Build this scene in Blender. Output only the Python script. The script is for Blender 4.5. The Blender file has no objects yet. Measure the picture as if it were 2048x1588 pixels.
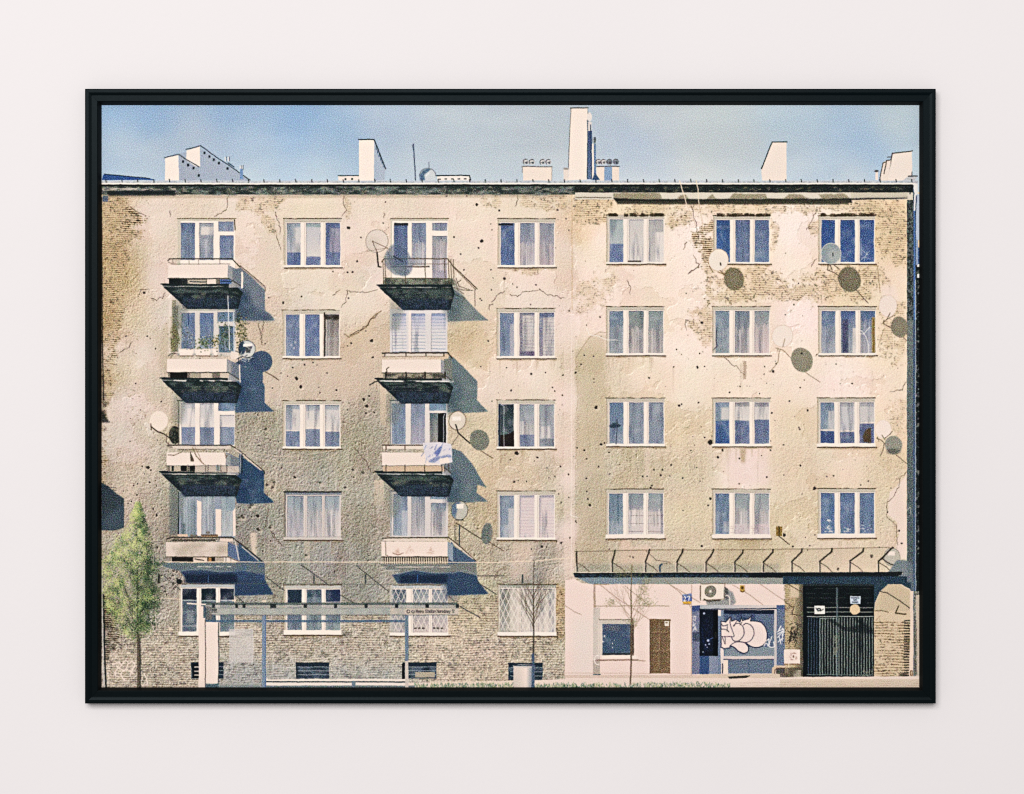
import bpy, bmesh, math
import numpy as np

# ---------------------------------------------------------------- camera, light, exposure
S = 0.61e-3              # metres per photograph pixel at the front of the frame
DCAM = 3.0               # camera to the front of the frame
DEEP = 0.017             # depth of the frame off the wall
CX, CY = 1024.0, 794.0   # optical axis in photograph pixels

sc = bpy.context.scene
cam_d = bpy.data.cameras.new('camera')
cam = bpy.data.objects.new('camera', cam_d)
sc.collection.objects.link(cam)
cam.location = (0, -DEEP - DCAM, 1.55)
cam.rotation_euler = (math.pi / 2, 0, 0)
cam_d.sensor_fit = 'HORIZONTAL'
cam_d.angle = 2 * math.atan(2048 * S / 2 / DCAM)
cam_d.clip_end = 100
sc.camera = cam

world = bpy.data.worlds.new('World')
sc.world = world
world.use_nodes = True
bg = world.node_tree.nodes['Background']
bg.inputs[0].default_value = (1.0, .975, .97, 1)
bg.inputs[1].default_value = .30


def area(name, loc, target, sx, sy, power, col):
    ld = bpy.data.lights.new(name, 'AREA')
    ld.shape = 'RECTANGLE'
    ld.size, ld.size_y = sx, sy
    ld.energy = power
    ld.color = col
    o = bpy.data.objects.new(name, ld)
    sc.collection.objects.link(o)
    o.location = loc
    from mathutils import Vector
    o.rotation_euler = (Vector(target) - Vector(loc)).to_track_quat('-Z', 'Y').to_euler()
    return o


# the soft room light comes from above and to the left of the viewer
area('window_light', (-1.2, -7.2, 3.9), (0.0, 0, 1.5), 5.2, 3.4, 496, (1, .985, .982))

sc.view_settings.view_transform = 'Standard'
sc.view_settings.look = 'None'
sc.view_settings.gamma = 1
sc.view_settings.exposure = 0
sc.view_settings.use_curve_mapping = False
sc.cycles.max_bounces = 6
sc.cycles.use_denoising = False
sc.cycles.filter_width = 1.1

PRINT_GAIN = (1.0, 1.0, 1.0, 1)      # how densely the print was inked


# ---------------------------------------------------------------- the printed picture (flat print, drawn by code)
PX0, PY0, PW, PH = 196, 202, 1652, 1182      # print canvas, in photograph pixels


def paint_print():
    rng = np.random.default_rng(7)
    img = np.zeros((PH, PW, 3), np.float32)

    # ---- noise helpers
    def upnoise(h, w, cx, cy=None, seed=0):
        cy = cy or cx
        r = np.random.default_rng(seed)
        gh, gw = int(h / cy) + 3, int(w / cx) + 3
        g = r.random((gh, gw)).astype(np.float32)
        y = np.arange(h, dtype=np.float32) / cy
        x = np.arange(w, dtype=np.float32) / cx
        yi, xi = y.astype(int), x.astype(int)
        fy, fx = (y - yi), (x - xi)
        fy = (fy * fy * (3 - 2 * fy))[:, None]
        fx = (fx * fx * (3 - 2 * fx))[None, :]
        a = g[yi][:, xi]
        b = g[yi][:, xi + 1]
        c = g[yi + 1][:, xi]
        d = g[yi + 1][:, xi + 1]
        return (a * (1 - fx) + b * fx) * (1 - fy) + (c * (1 - fx) + d * fx) * fy

    def fbm(cx, cy=None, octs=4, seed=0, h=PH, w=PW):
        cy = cy or cx
        s = np.zeros((h, w), np.float32)
        amp, tot = 1.0, 0.0
        for o in range(octs):
            s += amp * upnoise(h, w, max(cx, 1.01), max(cy, 1.01), seed + o * 17)
            tot += amp
            amp *= .55
            cx /= 2
            cy /= 2
        return s / tot

    def blur(a, r):
        k = np.exp(-.5 * (np.arange(-int(3 * r) - 1, int(3 * r) + 2) / r) ** 2).astype(np.float32)
        k /= k.sum()
        m = len(k) // 2
        for ax in (0, 1):
            pad = [(0, 0)] * a.ndim
            pad[ax] = (m, m)
            p = np.pad(a, pad, mode='edge')
            o = np.zeros_like(a)
            n = a.shape[ax]
            for i, kv in enumerate(k):
                o += kv * (p[i:i + n] if ax == 0 else p[:, i:i + n])
            a = o
        return a

    def idw(pts, step=8, power=3.2, eps=250):
        gh, gw = PH // step + 2, PW // step + 2
        yy, xx = np.mgrid[0:gh, 0:gw].astype(np.float32) * step
        num = np.zeros((gh, gw, 3), np.float32)
        den = np.zeros((gh, gw), np.float32)
        for x, y, c in pts:
            d2 = (xx - (x - PX0)) ** 2 + (yy - (y - PY0)) ** 2 + eps
            wgt = d2 ** (-power / 2)
            num += wgt[..., None] * np.array(c, np.float32)
            den += wgt
        g = num / den[..., None]
        y = np.arange(PH) / step
        x = np.arange(PW) / step
        yi, xi = y.astype(int), x.astype(int)
        fy = (y - yi)[:, None, None].astype(np.float32)
        fx = (x - xi)[None, :, None].astype(np.float32)
        return ((g[yi][:, xi] * (1 - fx) + g[yi][:, xi + 1] * fx) * (1 - fy)
                + (g[yi + 1][:, xi] * (1 - fx) + g[yi + 1][:, xi + 1] * fx) * fy)

    NF = fbm(3, octs=2, seed=11)        # fine
    NM = fbm(14, octs=4, seed=23)       # middle
    NC = fbm(60, octs=5, seed=31)       # coarse
    NH = fbm(15, 4, octs=3, seed=41)    # horizontal streaks
    NV = fbm(7, 60, octs=3, seed=53)    # vertical streaks

    # ---- drawing helpers, all in photograph pixels
    def box(x0, y0, x1, y1, m=2):
        a = max(0, int(math.floor(x0 - PX0)) - m)
        b = max(0, int(math.floor(y0 - PY0)) - m)
        c = min(PW, int(math.ceil(x1 - PX0)) + m)
        d = min(PH, int(math.ceil(y1 - PY0)) + m)
        return a, b, c, d

    def put(bx, mask, col, tex=None, mul=False):
        a, b, c, d = bx
        if c <= a or d <= b:
            return
        if tex is not None:
            f, lo, hi = tex
            mask = mask * np.clip((f[b:d, a:c] - lo) / (hi - lo), 0, 1)
        m = mask[..., None]
        cc = np.array(col, np.float32)
        reg = img[b:d, a:c]
        if mul:
            reg *= 1 - m + m * (cc / 255.)
        else:
            reg += m * (cc - reg)

    def pmask(pts, bx, ss=3):
        a, b, c, d = bx
        w, h = (c - a) * ss, (d - b) * ss
        if w <= 0 or h <= 0:
            return np.zeros((max(0, d - b), max(0, c - a)), np.float32)
        mk = np.zeros((h, w), bool)
        xs = (np.arange(w) + .5) / ss + a + PX0
        ys = (np.arange(h) + .5) / ss + b + PY0
        n = len(pts)
        for i in range(n):
            xa, ya = pts[i]
            xb, yb = pts[(i + 1) % n]
            if ya == yb:
                continue
            lo, hi = (ya, yb) if ya < yb else (yb, ya)
            r0, r1 = np.searchsorted(ys, lo), np.searchsorted(ys, hi)
            if r1 <= r0:
                continue
            xi = xa + (ys[r0:r1] - ya) * (xb - xa) / (yb - ya)
            mk[r0:r1] ^= xs[None, :] < xi[:, None]
        return mk.reshape(d - b, ss, c - a, ss).mean((1, 3)).astype(np.float32)

    def poly(pts, col, al=1, soft=0, tex=None, mul=False, rough=0):
        if rough:
            q = []
            n = len(pts)
            for i in range(n):
                (xa, ya), (xb, yb) = pts[i], pts[(i + 1) % n]
                L = math.hypot(xb - xa, yb - ya)
                k = max(1, int(L / 5))
                for j in range(k):
                    t = j / k
                    q.append((xa + (xb - xa) * t + rng.normal() * rough, ya + (yb - ya) * t + rng.normal() * rough))
            pts = q
        xs = [p[0] for p in pts]
        ys = [p[1] for p in pts]
        bx = box(min(xs), min(ys), max(xs), max(ys), 2 + int(3 * soft))
        m = pmask(pts, bx)
        if soft:
            m = blur(m, soft)
        put(bx, m * al, col, tex, mul)

    def rect(x0, y0, x1, y1, col, al=1, soft=0, tex=None, mul=False):
        bx = box(x0, y0, x1, y1, 1 + int(3 * soft))
        a, b, c, d = bx
        xs = np.arange(a, c) + PX0
        ys = np.arange(b, d) + PY0
        mx = np.clip(np.minimum(xs + 1, x1) - np.maximum(xs, x0), 0, 1)
        my = np.clip(np.minimum(ys + 1, y1) - np.maximum(ys, y0), 0, 1)
        m = (my[:, None] * mx[None]).astype(np.float32)
        if soft:
            m = blur(m, soft)
        put(bx, m * al, col, tex, mul)

    def grad(x0, y0, x1, y1, c0, c1, al=1, horiz=False):
        bx = box(x0, y0, x1, y1, 1)
        a, b, c, d = bx
        if c <= a or d <= b:
            return
        xs = np.arange(a, c) + PX0
        ys = np.arange(b, d) + PY0
        mx = np.clip(np.minimum(xs + 1, x1) - np.maximum(xs, x0), 0, 1)
        my = np.clip(np.minimum(ys + 1, y1) - np.maximum(ys, y0), 0, 1)
        m = (my[:, None] * mx[None])[..., None].astype(np.float32) * al
        if horiz:
            t = np.clip((xs - x0) / max(1, x1 - x0), 0, 1)[None, :, None]
        else:
            t = np.clip((ys - y0) / max(1, y1 - y0), 0, 1)[:, None, None]
        cc = np.array(c0) * (1 - t) + np.array(c1) * t
        img[b:d, a:c] += (m * (cc - img[b:d, a:c])).astype(np.float32)

    def line(pts, w, col, al=1, w2=None, tex=None):
        w2 = w if w2 is None else w2
        n = len(pts) - 1
        for i in range(n):
            (xa, ya), (xb, yb) = pts[i], pts[i + 1]
            wa = w + (w2 - w) * i / n
            bx = box(min(xa, xb), min(ya, yb), max(xa, xb), max(ya, yb), 2 + int(wa))
            a, b, c, d = bx
            if c <= a or d <= b:
                continue
            yy, xx = np.mgrid[b:d, a:c]
            xx = xx + PX0 + .5
            yy = yy + PY0 + .5
            dx, dy = xb - xa, yb - ya
            t = np.clip(((xx - xa) * dx + (yy - ya) * dy) / (dx * dx + dy * dy + 1e-6), 0, 1)
            dist = np.hypot(xx - xa - t * dx, yy - ya - t * dy)
            put(bx, (np.clip(wa / 2 + .5 - dist, 0, 1) * min(1, wa + .15) * al).astype(np.float32), col, tex)

    def ell(cx, cy, rx, ry, col, al=1, rot=0, soft=.5, tex=None, mul=False, clip=None):
        R = max(rx, ry) + 2 * soft
        bx = box(cx - R, cy - R, cx + R, cy + R, 2)
        a, b, c, d = bx
        if c <= a or d <= b:
            return
        yy, xx = np.mgrid[b:d, a:c]
        xx = xx + PX0 + .5 - cx
        yy = yy + PY0 + .5 - cy
        ca, sa = math.cos(rot), math.sin(rot)
        u, v = (xx * ca + yy * sa), (-xx * sa + yy * ca)
        r = np.hypot(u / rx, v / ry)
        m = np.clip((1 - r) * min(rx, ry) / (2 * soft) + .5, 0, 1).astype(np.float32)
        if clip:
            m = m * (xx + cx < clip)
        put(bx, m * al, col, tex, mul)

    def crv(pts, closed=False, k=5):
        P = list(pts)
        n = len(P)
        out = []
        for i in range(n if closed else n - 1):
            if closed:
                p0, p1, p2, p3 = P[(i - 1) % n], P[i], P[(i + 1) % n], P[(i + 2) % n]
            else:
                p0, p1, p2, p3 = P[max(i - 1, 0)], P[i], P[i + 1], P[min(i + 2, n - 1)]
            for j in range(k):
                t = j / k
                out.append(tuple(.5 * (2 * p1[a] + (p2[a] - p0[a]) * t + (2 * p0[a] - 5 * p1[a] + 4 * p2[a] - p3[a]) * t * t
                                       + (3 * p1[a] - p0[a] - 3 * p2[a] + p3[a]) * t ** 3) for a in (0, 1)))
        if not closed:
            out.append(P[-1])
        return out

    def ering(cx, cy, rx, ry, w, col, al=1, rot=0, a0=0, a1=6.2832):
        k = 26
        ca, sa = math.cos(rot), math.sin(rot)
        pts = []
        for i in range(k + 1):
            t = a0 + (a1 - a0) * i / k
            u, v = rx * math.cos(t), ry * math.sin(t)
            pts.append((cx + u * ca - v * sa, cy + u * sa + v * ca))
        line(pts, w, col, al)

    def crack(x, y, x2, y2, w=1.3, col=(60, 42, 28), al=.9, jag=2.5):
        n = max(3, int(math.hypot(x2 - x, y2 - y) / 5))
        pts = []
        for i in range(n + 1):
            t = i / n
            j = jag * math.sin(math.pi * t) + .4
            pts.append((x + (x2 - x) * t + rng.normal() * j, y + (y2 - y) * t + rng.normal() * j))
        line(pts, w, col, al, w2=w * .5)

    def crackp(pts, w=1.3, al=.85):
        w, al = w * 1.0, al * .9
        for p, q in zip(pts[:-1], pts[1:]):
            crack(p[0], p[1], q[0], q[1], w, al=al, jag=1.1)

    def hole(x, y, r, dark=(40, 30, 24), al=.92):
        ell(x + r * .5, y + r * .6, r * 1.25, r * 1.15, (238, 218, 198), .45, soft=.8)
        k = rng.integers(5, 8)
        pts = []
        for i in range(k):
            t = 6.2832 * i / k + rng.normal() * .25
            rr = r * rng.uniform(.65, 1.15)
            pts.append((x + rr * math.cos(t), y + rr * math.sin(t)))
        poly(pts, dark, al)

    # ======================================================================= base colours
    INK = (16, 28, 30)
    PALE = (239, 222, 207)
    WHT = (243, 229, 216)
    sky = idw([(210, 220, (148, 177, 212)), (300, 222, (140, 168, 206)), (300, 250, (146, 173, 208)), (450, 230, (150, 175, 210)),
               (600, 230, (148, 176, 214)), (600, 262, (150, 177, 213)), (680, 260, (158, 182, 212)), (760, 240, (184, 192, 210)),
               (780, 225, (178, 190, 210)), (900, 225, (193, 198, 206)), (900, 270, (194, 198, 207)), (1050, 240, (194, 197, 205)),
               (1300, 230, (198, 199, 204)), (1270, 290, (182, 191, 211)), (1290, 330, (186, 193, 210)), (1450, 230, (202, 205, 207)),
               (1600, 222, (186, 199, 213)), (1560, 225, (188, 200, 212)), (1690, 250, (176, 193, 215)), (1720, 285, (164, 186, 216)),
               (1800, 222, (196, 206, 214)), (1790, 250, (205, 208, 210)), (1760, 305, (168, 188, 215)), (1832, 270, (186, 199, 215)),
               (1670, 320, (180, 194, 214)), (1830, 330, (198, 206, 213)), (1600, 330, (194, 200, 210)), (250, 300, (186, 194, 208)),
               (225, 330, (176, 193, 214)), (388, 275, (188, 193, 207)), (310, 300, (193, 197, 207)),
               (430, 300, (180, 191, 210)), (500, 300, (172, 188, 211)), (500, 350, (200, 207, 214)),
               (640, 300, (174, 190, 212)), (640, 345, (196, 204, 213)), (820, 330, (197, 202, 211)), (950, 340, (199, 203, 209)),
               (1100, 300, (196, 198, 204)), (1280, 350, (204, 204, 206)), (1400, 270, (202, 203, 205)), (1400, 345, (207, 205, 205)),
               (1480, 300, (200, 201, 205)), (1700, 350, (202, 203, 207)), (260, 350, (190, 198, 210))], eps=1500)
    fac = idw([(225, 420, (214, 186, 145)), (215, 520, (196, 168, 122)), (215, 640, (190, 156, 110)), (240, 570, (206, 178, 134)),
               (262, 640, (218, 194, 160)), (300, 440, (238, 217, 198)), (320, 560, (237, 215, 201)), (250, 700, (222, 200, 178)),
               (285, 700, (234, 212, 198)), (215, 760, (196, 172, 138)), (250, 800, (220, 200, 184)), (260, 880, (216, 196, 178)),
               (310, 840, (222, 204, 188)), (290, 940, (198, 178, 156)), (250, 960, (200, 180, 156)), (320, 1010, (180, 164, 142)),
               (330, 1080, (170, 156, 136)), (335, 640, (226, 207, 190)), (335, 700, (214, 196, 176)), (340, 770, (206, 190, 168)),
               (345, 860, (190, 172, 142)), (340, 930, (186, 170, 146)), (345, 1030, (158, 148, 130)), (520, 450, (238, 217, 196)),
               (520, 400, (238, 218, 198)), (545, 540, (237, 216, 197)), (555, 610, (226, 206, 184)), (530, 670, (212, 192, 166)),
               (540, 720, (212, 192, 168)), (545, 780, (214, 192, 170)), (500, 850, (160, 150, 126)), (545, 860, (164, 153, 128)),
               (520, 905, (160, 150, 130)), (545, 960, (178, 164, 144)), (500, 1040, (138, 134, 122)), (550, 1040, (150, 144, 128)),
               (545, 1120, (156, 150, 136)), (630, 410, (237, 217, 194)), (630, 570, (238, 217, 197)), (720, 480, (238, 216, 198)),
               (720, 600, (237, 216, 198)), (670, 590, (237, 217, 198)), (725, 680, (226, 202, 176)), (700, 700, (218, 195, 171)),
               (640, 750, (216, 193, 172)), (700, 770, (212, 190, 168)), (730, 830, (182, 167, 142)), (710, 880, (172, 160, 134)),
               (620, 920, (160, 152, 134)), (700, 940, (172, 159, 135)), (720, 1000, (162, 152, 133)), (720, 1060, (166, 156, 137)),
               (630, 960, (172, 162, 144)), (640, 1110, (152, 148, 136)), (720, 1115, (158, 150, 136)), (750, 1000, (180, 167, 146)),
               (950, 420, (241, 220, 200)), (950, 530, (240, 219, 199)), (970, 600, (238, 217, 197)), (930, 680, (218, 194, 158)),
               (960, 720, (232, 208, 180)), (975, 790, (234, 211, 188)), (960, 850, (214, 191, 158)), (980, 930, (216, 194, 162)),
               (930, 1050, (184, 168, 136)), (975, 1040, (196, 178, 144)), (960, 1100, (178, 164, 138)), (1050, 400, (238, 217, 194)),
               (1050, 570, (240, 219, 201)), (1060, 760, (234, 212, 194)), (1050, 780, (228, 207, 184)), (1050, 930, (226, 203, 176)),
               (1040, 960, (222, 199, 170)), (1100, 950, (198, 180, 150)), (1050, 1100, (192, 174, 152)), (1090, 1110, (166, 158, 140)),
               (1120, 1020, (206, 186, 156)), (1128, 500, (240, 218, 200)), (1135, 650, (240, 217, 201)), (1140, 800, (240, 216, 200)),
               (1125, 900, (232, 208, 188)), (1138, 960, (240, 215, 202)), (1138, 1060, (238, 213, 200)), (1138, 1120, (228, 206, 188)),
               (1180, 560, (236, 211, 188)), (1200, 660, (238, 214, 196)), (1180, 730, (204, 186, 152)), (1185, 800, (202, 183, 148)),
               (1185, 870, (192, 175, 142)), (1170, 980, (178, 164, 136)), (1185, 1060, (178, 163, 138)), (1280, 750, (230, 207, 180)),
               (1240, 770, (216, 195, 164)), (1270, 920, (196, 178, 146)), (1270, 960, (200, 181, 148)), (1370, 780, (234, 211, 184)),
               (1370, 700, (238, 214, 192)), (1370, 860, (218, 195, 158)), (1380, 930, (206, 186, 152)), (1380, 1030, (214, 193, 158)),
               (1380, 1085, (204, 184, 152)), (1380, 480, (240, 218, 200)), (1380, 560, (239, 216, 196)), (1195, 480, (238, 214, 192)),
               (1180, 420, (230, 203, 164)), (1170, 470, (226, 198, 158)), (1280, 400, (228, 204, 168)), (1480, 400, (226, 200, 164)),
               (1480, 560, (226, 200, 164)), (1400, 590, (240, 216, 194)), (1590, 450, (241, 220, 204)), (1590, 560, (240, 217, 198)),
               (1600, 640, (240, 217, 203)), (1600, 760, (234, 210, 184)), (1590, 850, (222, 199, 166)), (1590, 930, (216, 194, 160)),
               (1590, 1030, (216, 194, 160)), (1590, 1080, (212, 192, 160)), (1480, 940, (238, 214, 200)), (1490, 780, (236, 212, 188)),
               (1680, 760, (240, 216, 198)), (1690, 780, (238, 214, 196)), (1690, 940, (226, 203, 174)), (1690, 1090, (214, 193, 162)),
               (1780, 420, (226, 198, 158)), (1790, 500, (224, 196, 156)), (1780, 560, (232, 206, 176)), (1780, 640, (232, 206, 174)),
               (1780, 720, (236, 210, 180)), (1790, 800, (234, 208, 178)), (1780, 860, (230, 204, 172)), (1770, 950, (212, 189, 154)),
               (1770, 1060, (212, 190, 158)), (1690, 600, (226, 200, 162)), (1480, 1100, (204, 184, 150)), (1180, 1110, (184, 167, 138)),
               (1180, 1140, (172, 159, 134)), (1480, 1140, (196, 178, 146)), (1600, 1125, (210, 188, 156)), (1700, 1130, (224, 200, 172)),
               (220, 1250, (140, 128, 106)), (225, 1330, (196, 176, 148)), (330, 1150, (150, 142, 128)), (340, 1230, (176, 164, 142)),
               (330, 1300, (202, 184, 156)), (330, 1360, (184, 168, 144)), (500, 1200, (152, 146, 134)), (500, 1260, (200, 184, 160)),
               (500, 1350, (170, 162, 148)), (560, 1290, (190, 176, 152)), (630, 1150, (156, 150, 138)), (720, 1180, (148, 146, 134)),
               (730, 1250, (198, 182, 156)), (640, 1300, (196, 180, 156)), (740, 1320, (200, 183, 158)), (900, 1290, (208, 187, 158)),
               (950, 1190, (184, 170, 138)), (950, 1250, (206, 183, 146)), (960, 1310, (216, 190, 166)), (980, 1345, (204, 186, 154)),
               (1060, 1150, (150, 146, 132)), (1090, 1300, (202, 183, 154)), (1115, 1200, (196, 168, 124)), (1100, 1350, (186, 172, 148))])

    g_ = fac.mean(2, keepdims=True)
    fac = fac + np.clip((np.arange(PW) + PX0 - 1140) / 30, 0, 1)[None, :, None] * np.array([16, 16, 18], np.float32)
    fac = fac + (np.clip((np.arange(PH) + PY0 - 660) / 80, 0, 1)[:, None] * np.clip((1150 - np.arange(PW) - PX0) / 40, 0, 1)[None])[..., None] * np.array([11, 11, 12], np.float32)
    fac = fac + .09 * (g_ - fac) + np.array([-1, 0, 1], np.float32)
    # ---- sky
    sky = sky * .90 + np.array((190, 200, 206), np.float32) * .10 + np.array((-5, 1, 0), np.float32)
    sky += (np.clip((np.arange(PH) + PY0 - 290) / 90, 0, 1) * 9)[:, None, None]
    img[:] = sky
    wisp = np.clip((fbm(190, 80, octs=4, seed=401) - .45) / .3, 0, 1)
    img += (wisp * 8 - 3)[..., None] * np.array([1.15, 1.0, .8], np.float32)
    # ---- facade fills everything below the cornice
    ys = np.arange(PH) + PY0
    fm = (ys >= 384)[:, None, None]
    np.copyto(img, fac, where=np.broadcast_to(fm, img.shape))

    # rough cast relief: stronger low down and to the left
    relief = NM * .7 + NF * .6
    embf = NF - np.roll(np.roll(NF, 1, 0), 1, 1)
    emb = relief - np.roll(np.roll(relief, 1, 0), 1, 1)
    yy, xx = np.mgrid[0:PH, 0:PW].astype(np.float32)
    X = xx + PX0
    Y = yy + PY0
    lum = fac.mean(2)
    rough = np.clip((224 - lum) / 52, .16, 1)
    n5 = fbm(3.6, 3.2, octs=2, seed=411) * .75 + NM * .25
    pit = -np.clip((n5 - .68) / .10, 0, 1) * 62
    pit = pit - np.roll(np.roll(pit, 2, 0), 2, 1) * .55
    soot = np.clip((fbm(120, 150, octs=4, seed=421) - .42) / .3, 0, 1)
    img += np.where(fm[..., 0], (emb * 14 + embf * 120 + pit) * rough, 0)[..., None] * np.array([1, 1, .98], np.float32)
    img += np.where(fm[..., 0], (NC - .5) * 20 * (.35 + rough * .65) + (NV - .5) * 26 * rough, 0)[..., None]
    sp = np.clip((NF - .70) / .12, 0, 1) * rough * np.where(Y > 640, 1, .3) * fm[..., 0]
    img *= 1 - .16 * sp[..., None]

    ch = fbm(44, octs=3, seed=301) - .5
    img += np.where(fm, ch[..., None] * np.array([8, -5, 0], np.float32) * .9, 0)
    ch = fbm(70, octs=3, seed=307) - .5
    img += np.where(fm, ch[..., None] * np.array([3, 1, -10], np.float32) * .8, 0)
    # soot on the lower left, peeling skins of plaster with a broken edge
    low = np.clip((Y - 640) / 220, 0, 1) * np.clip((1150 - X) / 120, 0, 1)
    img += np.where(fm[..., 0], -soot * low * 12, 0)[..., None] * np.array([1.05, 1, .9], np.float32)
    pf = fbm(85, 70, octs=6, seed=431)
    pz = np.where(fm[..., 0], np.clip((Y - 400) / 60, 0, 1), 0)
    pm_ = np.clip((pf - .57) / .006, 0, 1)
    img += (pm_ * pz * -7)[..., None] * np.array([.8, 1, 1.3], np.float32)
    ed = np.roll(np.roll(pm_, 1, 0), 1, 1) - pm_
    img += (ed * pz * 34 * np.clip((NM - .42) / .12, 0, 1))[..., None]
    # ---- exposed brickwork
    bw = np.sin((Y + (fbm(40, seed=71, octs=2) - .5) * 5) * 2 * math.pi / 4.25)
    bcol = np.array((222, 196, 156), np.float32)

    def bricks(pts, al=.8, soft=4, dens=.5, col=None, dark=.30, edge=None, row=4.25):
        xs = [p[0] for p in pts]
        ys_ = [p[1] for p in pts]
        bx = box(min(xs), min(ys_), max(xs), max(ys_), 2 + int(3 * soft))
        a, b, c, d = bx
        m = blur(pmask(pts, bx), soft)
        m = np.clip(m * 1.9 - .95 + (NM[b:d, a:c] - .5) * 3.4 + (NF[b:d, a:c] - .5) * 1.6, 0, 1) * al
        reg = img[b:d, a:c]
        cc = np.array(col, np.float32) if col is not None else bcol
        reg += (m * .5)[..., None] * (cc - reg)
        w = bw[b:d, a:c] if row == 4.25 else np.sin((Y[b:d, a:c] + (NC[b:d, a:c] - .5) * 6) * 2 * math.pi / row)
        lines = np.clip((w - .25) / .5, 0, 1) * np.clip((NH[b:d, a:c] - (1 - dens) + .12) / .22, 0, 1)
        hi = np.clip((-w - .3) / .5, 0, 1) * np.clip((NH[b:d, a:c] - .45) / .2, 0, 1)
        lines = lines * .6 * np.clip((NF[b:d, a:c] - .25) / .3, .25, 1) + .55 * np.clip((w - .1) / .6, 0, 1) * np.clip((NM[b:d, a:c] - .34) / .12, 0, 1)
        reg *= 1 - (m * lines * dark)[..., None] * np.array([.75, .85, 1.0], np.float32)
        reg += (m * hi)[..., None] * (np.array((240, 216, 178), np.float32) - reg) * .55
        spk = np.clip((NF[b:d, a:c] - .66) / .1, 0, 1) * m * .4
        reg *= 1 - spk[..., None]

    bricks([(200, 385), (240, 385), (290, 440), (288, 470), (258, 500), (250, 560), (246, 640), (238, 700), (228, 760), (215, 850), (213, 980), (200, 980)], 1, 6, .62, dark=.44, col=(212, 185, 144))
    bricks([(250, 415), (285, 420), (288, 455), (262, 468), (246, 450)], .9, 4, .8, dark=.75)
    bricks([(470, 392), (568, 392), (566, 412), (545, 432), (556, 468), (530, 470), (520, 430), (470, 420)], .8, 4, .5)
    bricks([(688, 392), (705, 392), (702, 440), (690, 440)], .7, 3, .5)
    bricks([(1040, 388), (1135, 388), (1134, 420), (1105, 425), (1035, 412)], .8, 4, .55)
    bricks([(955, 392), (1000, 394), (1002, 418), (968, 416)], .6, 4, .5)
    bricks([(1148, 385), (1230, 388), (1225, 430), (1213, 450), (1190, 452), (1150, 450)], 1, 5, .65)
    bricks([(1150, 560), (1250, 545), (1210, 600), (1190, 620), (1150, 640)], .6, 6, .45)
    bricks([(1230, 392), (1420, 400), (1720, 405), (1640, 430), (1545, 428), (1425, 428), (1330, 460), (1240, 428)], .8, 5, .5)
    bricks([(1330, 428), (1385, 430), (1370, 455), (1335, 452)], .6, 4, .5)
    bricks([(1380, 470), (1428, 440), (1428, 520), (1410, 530), (1392, 500)], 1, 3, .8, dark=.85)
    bricks([(1395, 520), (1480, 535), (1540, 528), (1580, 560), (1640, 535), (1760, 530), (1780, 560), (1740, 600), (1630, 602), (1540, 600), (1420, 612), (1410, 560)], .95, 6, .6)
    bricks([(1540, 440), (1560, 450), (1552, 500), (1540, 505)], .7, 3, .6)
    bricks([(1615, 445), (1640, 440), (1640, 470), (1622, 470)], .8, 3, .6)
    bricks([(1700, 400), (1814, 400), (1814, 540), (1780, 520), (1752, 500), (1752, 440), (1710, 425)], .95, 5, .6)
    bricks([(1752, 610), (1814, 600), (1814, 740), (1780, 730), (1755, 690)], .7, 6, .5)
    bricks([(1372, 620), (1425, 612), (1428, 690), (1405, 700), (1378, 660)], .8, 4, .6)
    bricks([(1780, 800), (1814, 790), (1814, 870), (1785, 870)], .6, 5, .45)
    bricks([(1020, 534), (1090, 534), (1080, 550), (1050, 556), (1028, 548)], .8, 2, .6)

    # low brick plinth (ground floor left)
    bricks([(203, 1190), (320, 1250), (500, 1225), (570, 1205), (700, 1205), (1130, 1190), (1130, 1385), (203, 1385)], .8, 6, .9, col=(200, 186, 164), dark=.40, row=4.9)
    bricks([(203, 1150), (235, 1200), (240, 1290), (203, 1330)], 1, 5, .8, col=(120, 108, 86), dark=.85)
    bricks([(1085, 1168), (1128, 1168), (1128, 1280), (1105, 1275)], .9, 4, .5, col=(206, 170, 118))
    # rough hewn relief over the whole plinth
    pm = np.clip((Y - 1215 + (NC - .5) * 90) / 40, 0, 1) * (X < 1128)
    e2 = NM - np.roll(np.roll(NM, 2, 0), 2, 1)
    img += (pm * e2 * 30 + pm * embf * 80)[..., None] + pm[..., None] * np.array([8, 9, 12], np.float32)
    ck = np.clip((fbm(9, 6, octs=3, seed=91) - .66) / .06, 0, 1) * pm
    img *= 1 - .22 * ck[..., None]

    rect(440, 1325, 830, 1380, (150, 166, 178), .28, soft=14)
    # plaster patches
    poly([(570, 740), (640, 716), (684, 700), (690, 672), (716, 665), (733, 653), (742, 637), (760, 625), (778, 620), (778, 700), (765, 765), (700, 800), (560, 800)], (204, 183, 158), .42, 1.2, rough=1.5)
    poly([(690, 668), (715, 655), (735, 640), (745, 625), (752, 640), (740, 672), (700, 700), (640, 700), (690, 690)], (214, 190, 160), .5, 2)
    poly([(478, 643), (548, 643), (560, 656), (566, 690), (563, 735), (556, 800), (478, 830)], (198, 178, 152), .34, 1.2, rough=1.5)
    poly([(326, 652), (345, 632), (350, 720), (332, 765), (318, 730), (322, 690)], (196, 178, 150), .38, 2, rough=1.5)
    poly([(905, 645), (960, 645), (985, 690), (975, 740), (935, 730), (905, 705)], (206, 184, 148), .35, 3, rough=1.5)
    line([(689, 668), (697, 674), (716, 665), (733, 654), (740, 640), (752, 628), (762, 622)], 2.2, (140, 118, 86), .8)
    crackp([(700, 670), (722, 660), (733, 652), (742, 637), (756, 627)], 1.5)
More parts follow.
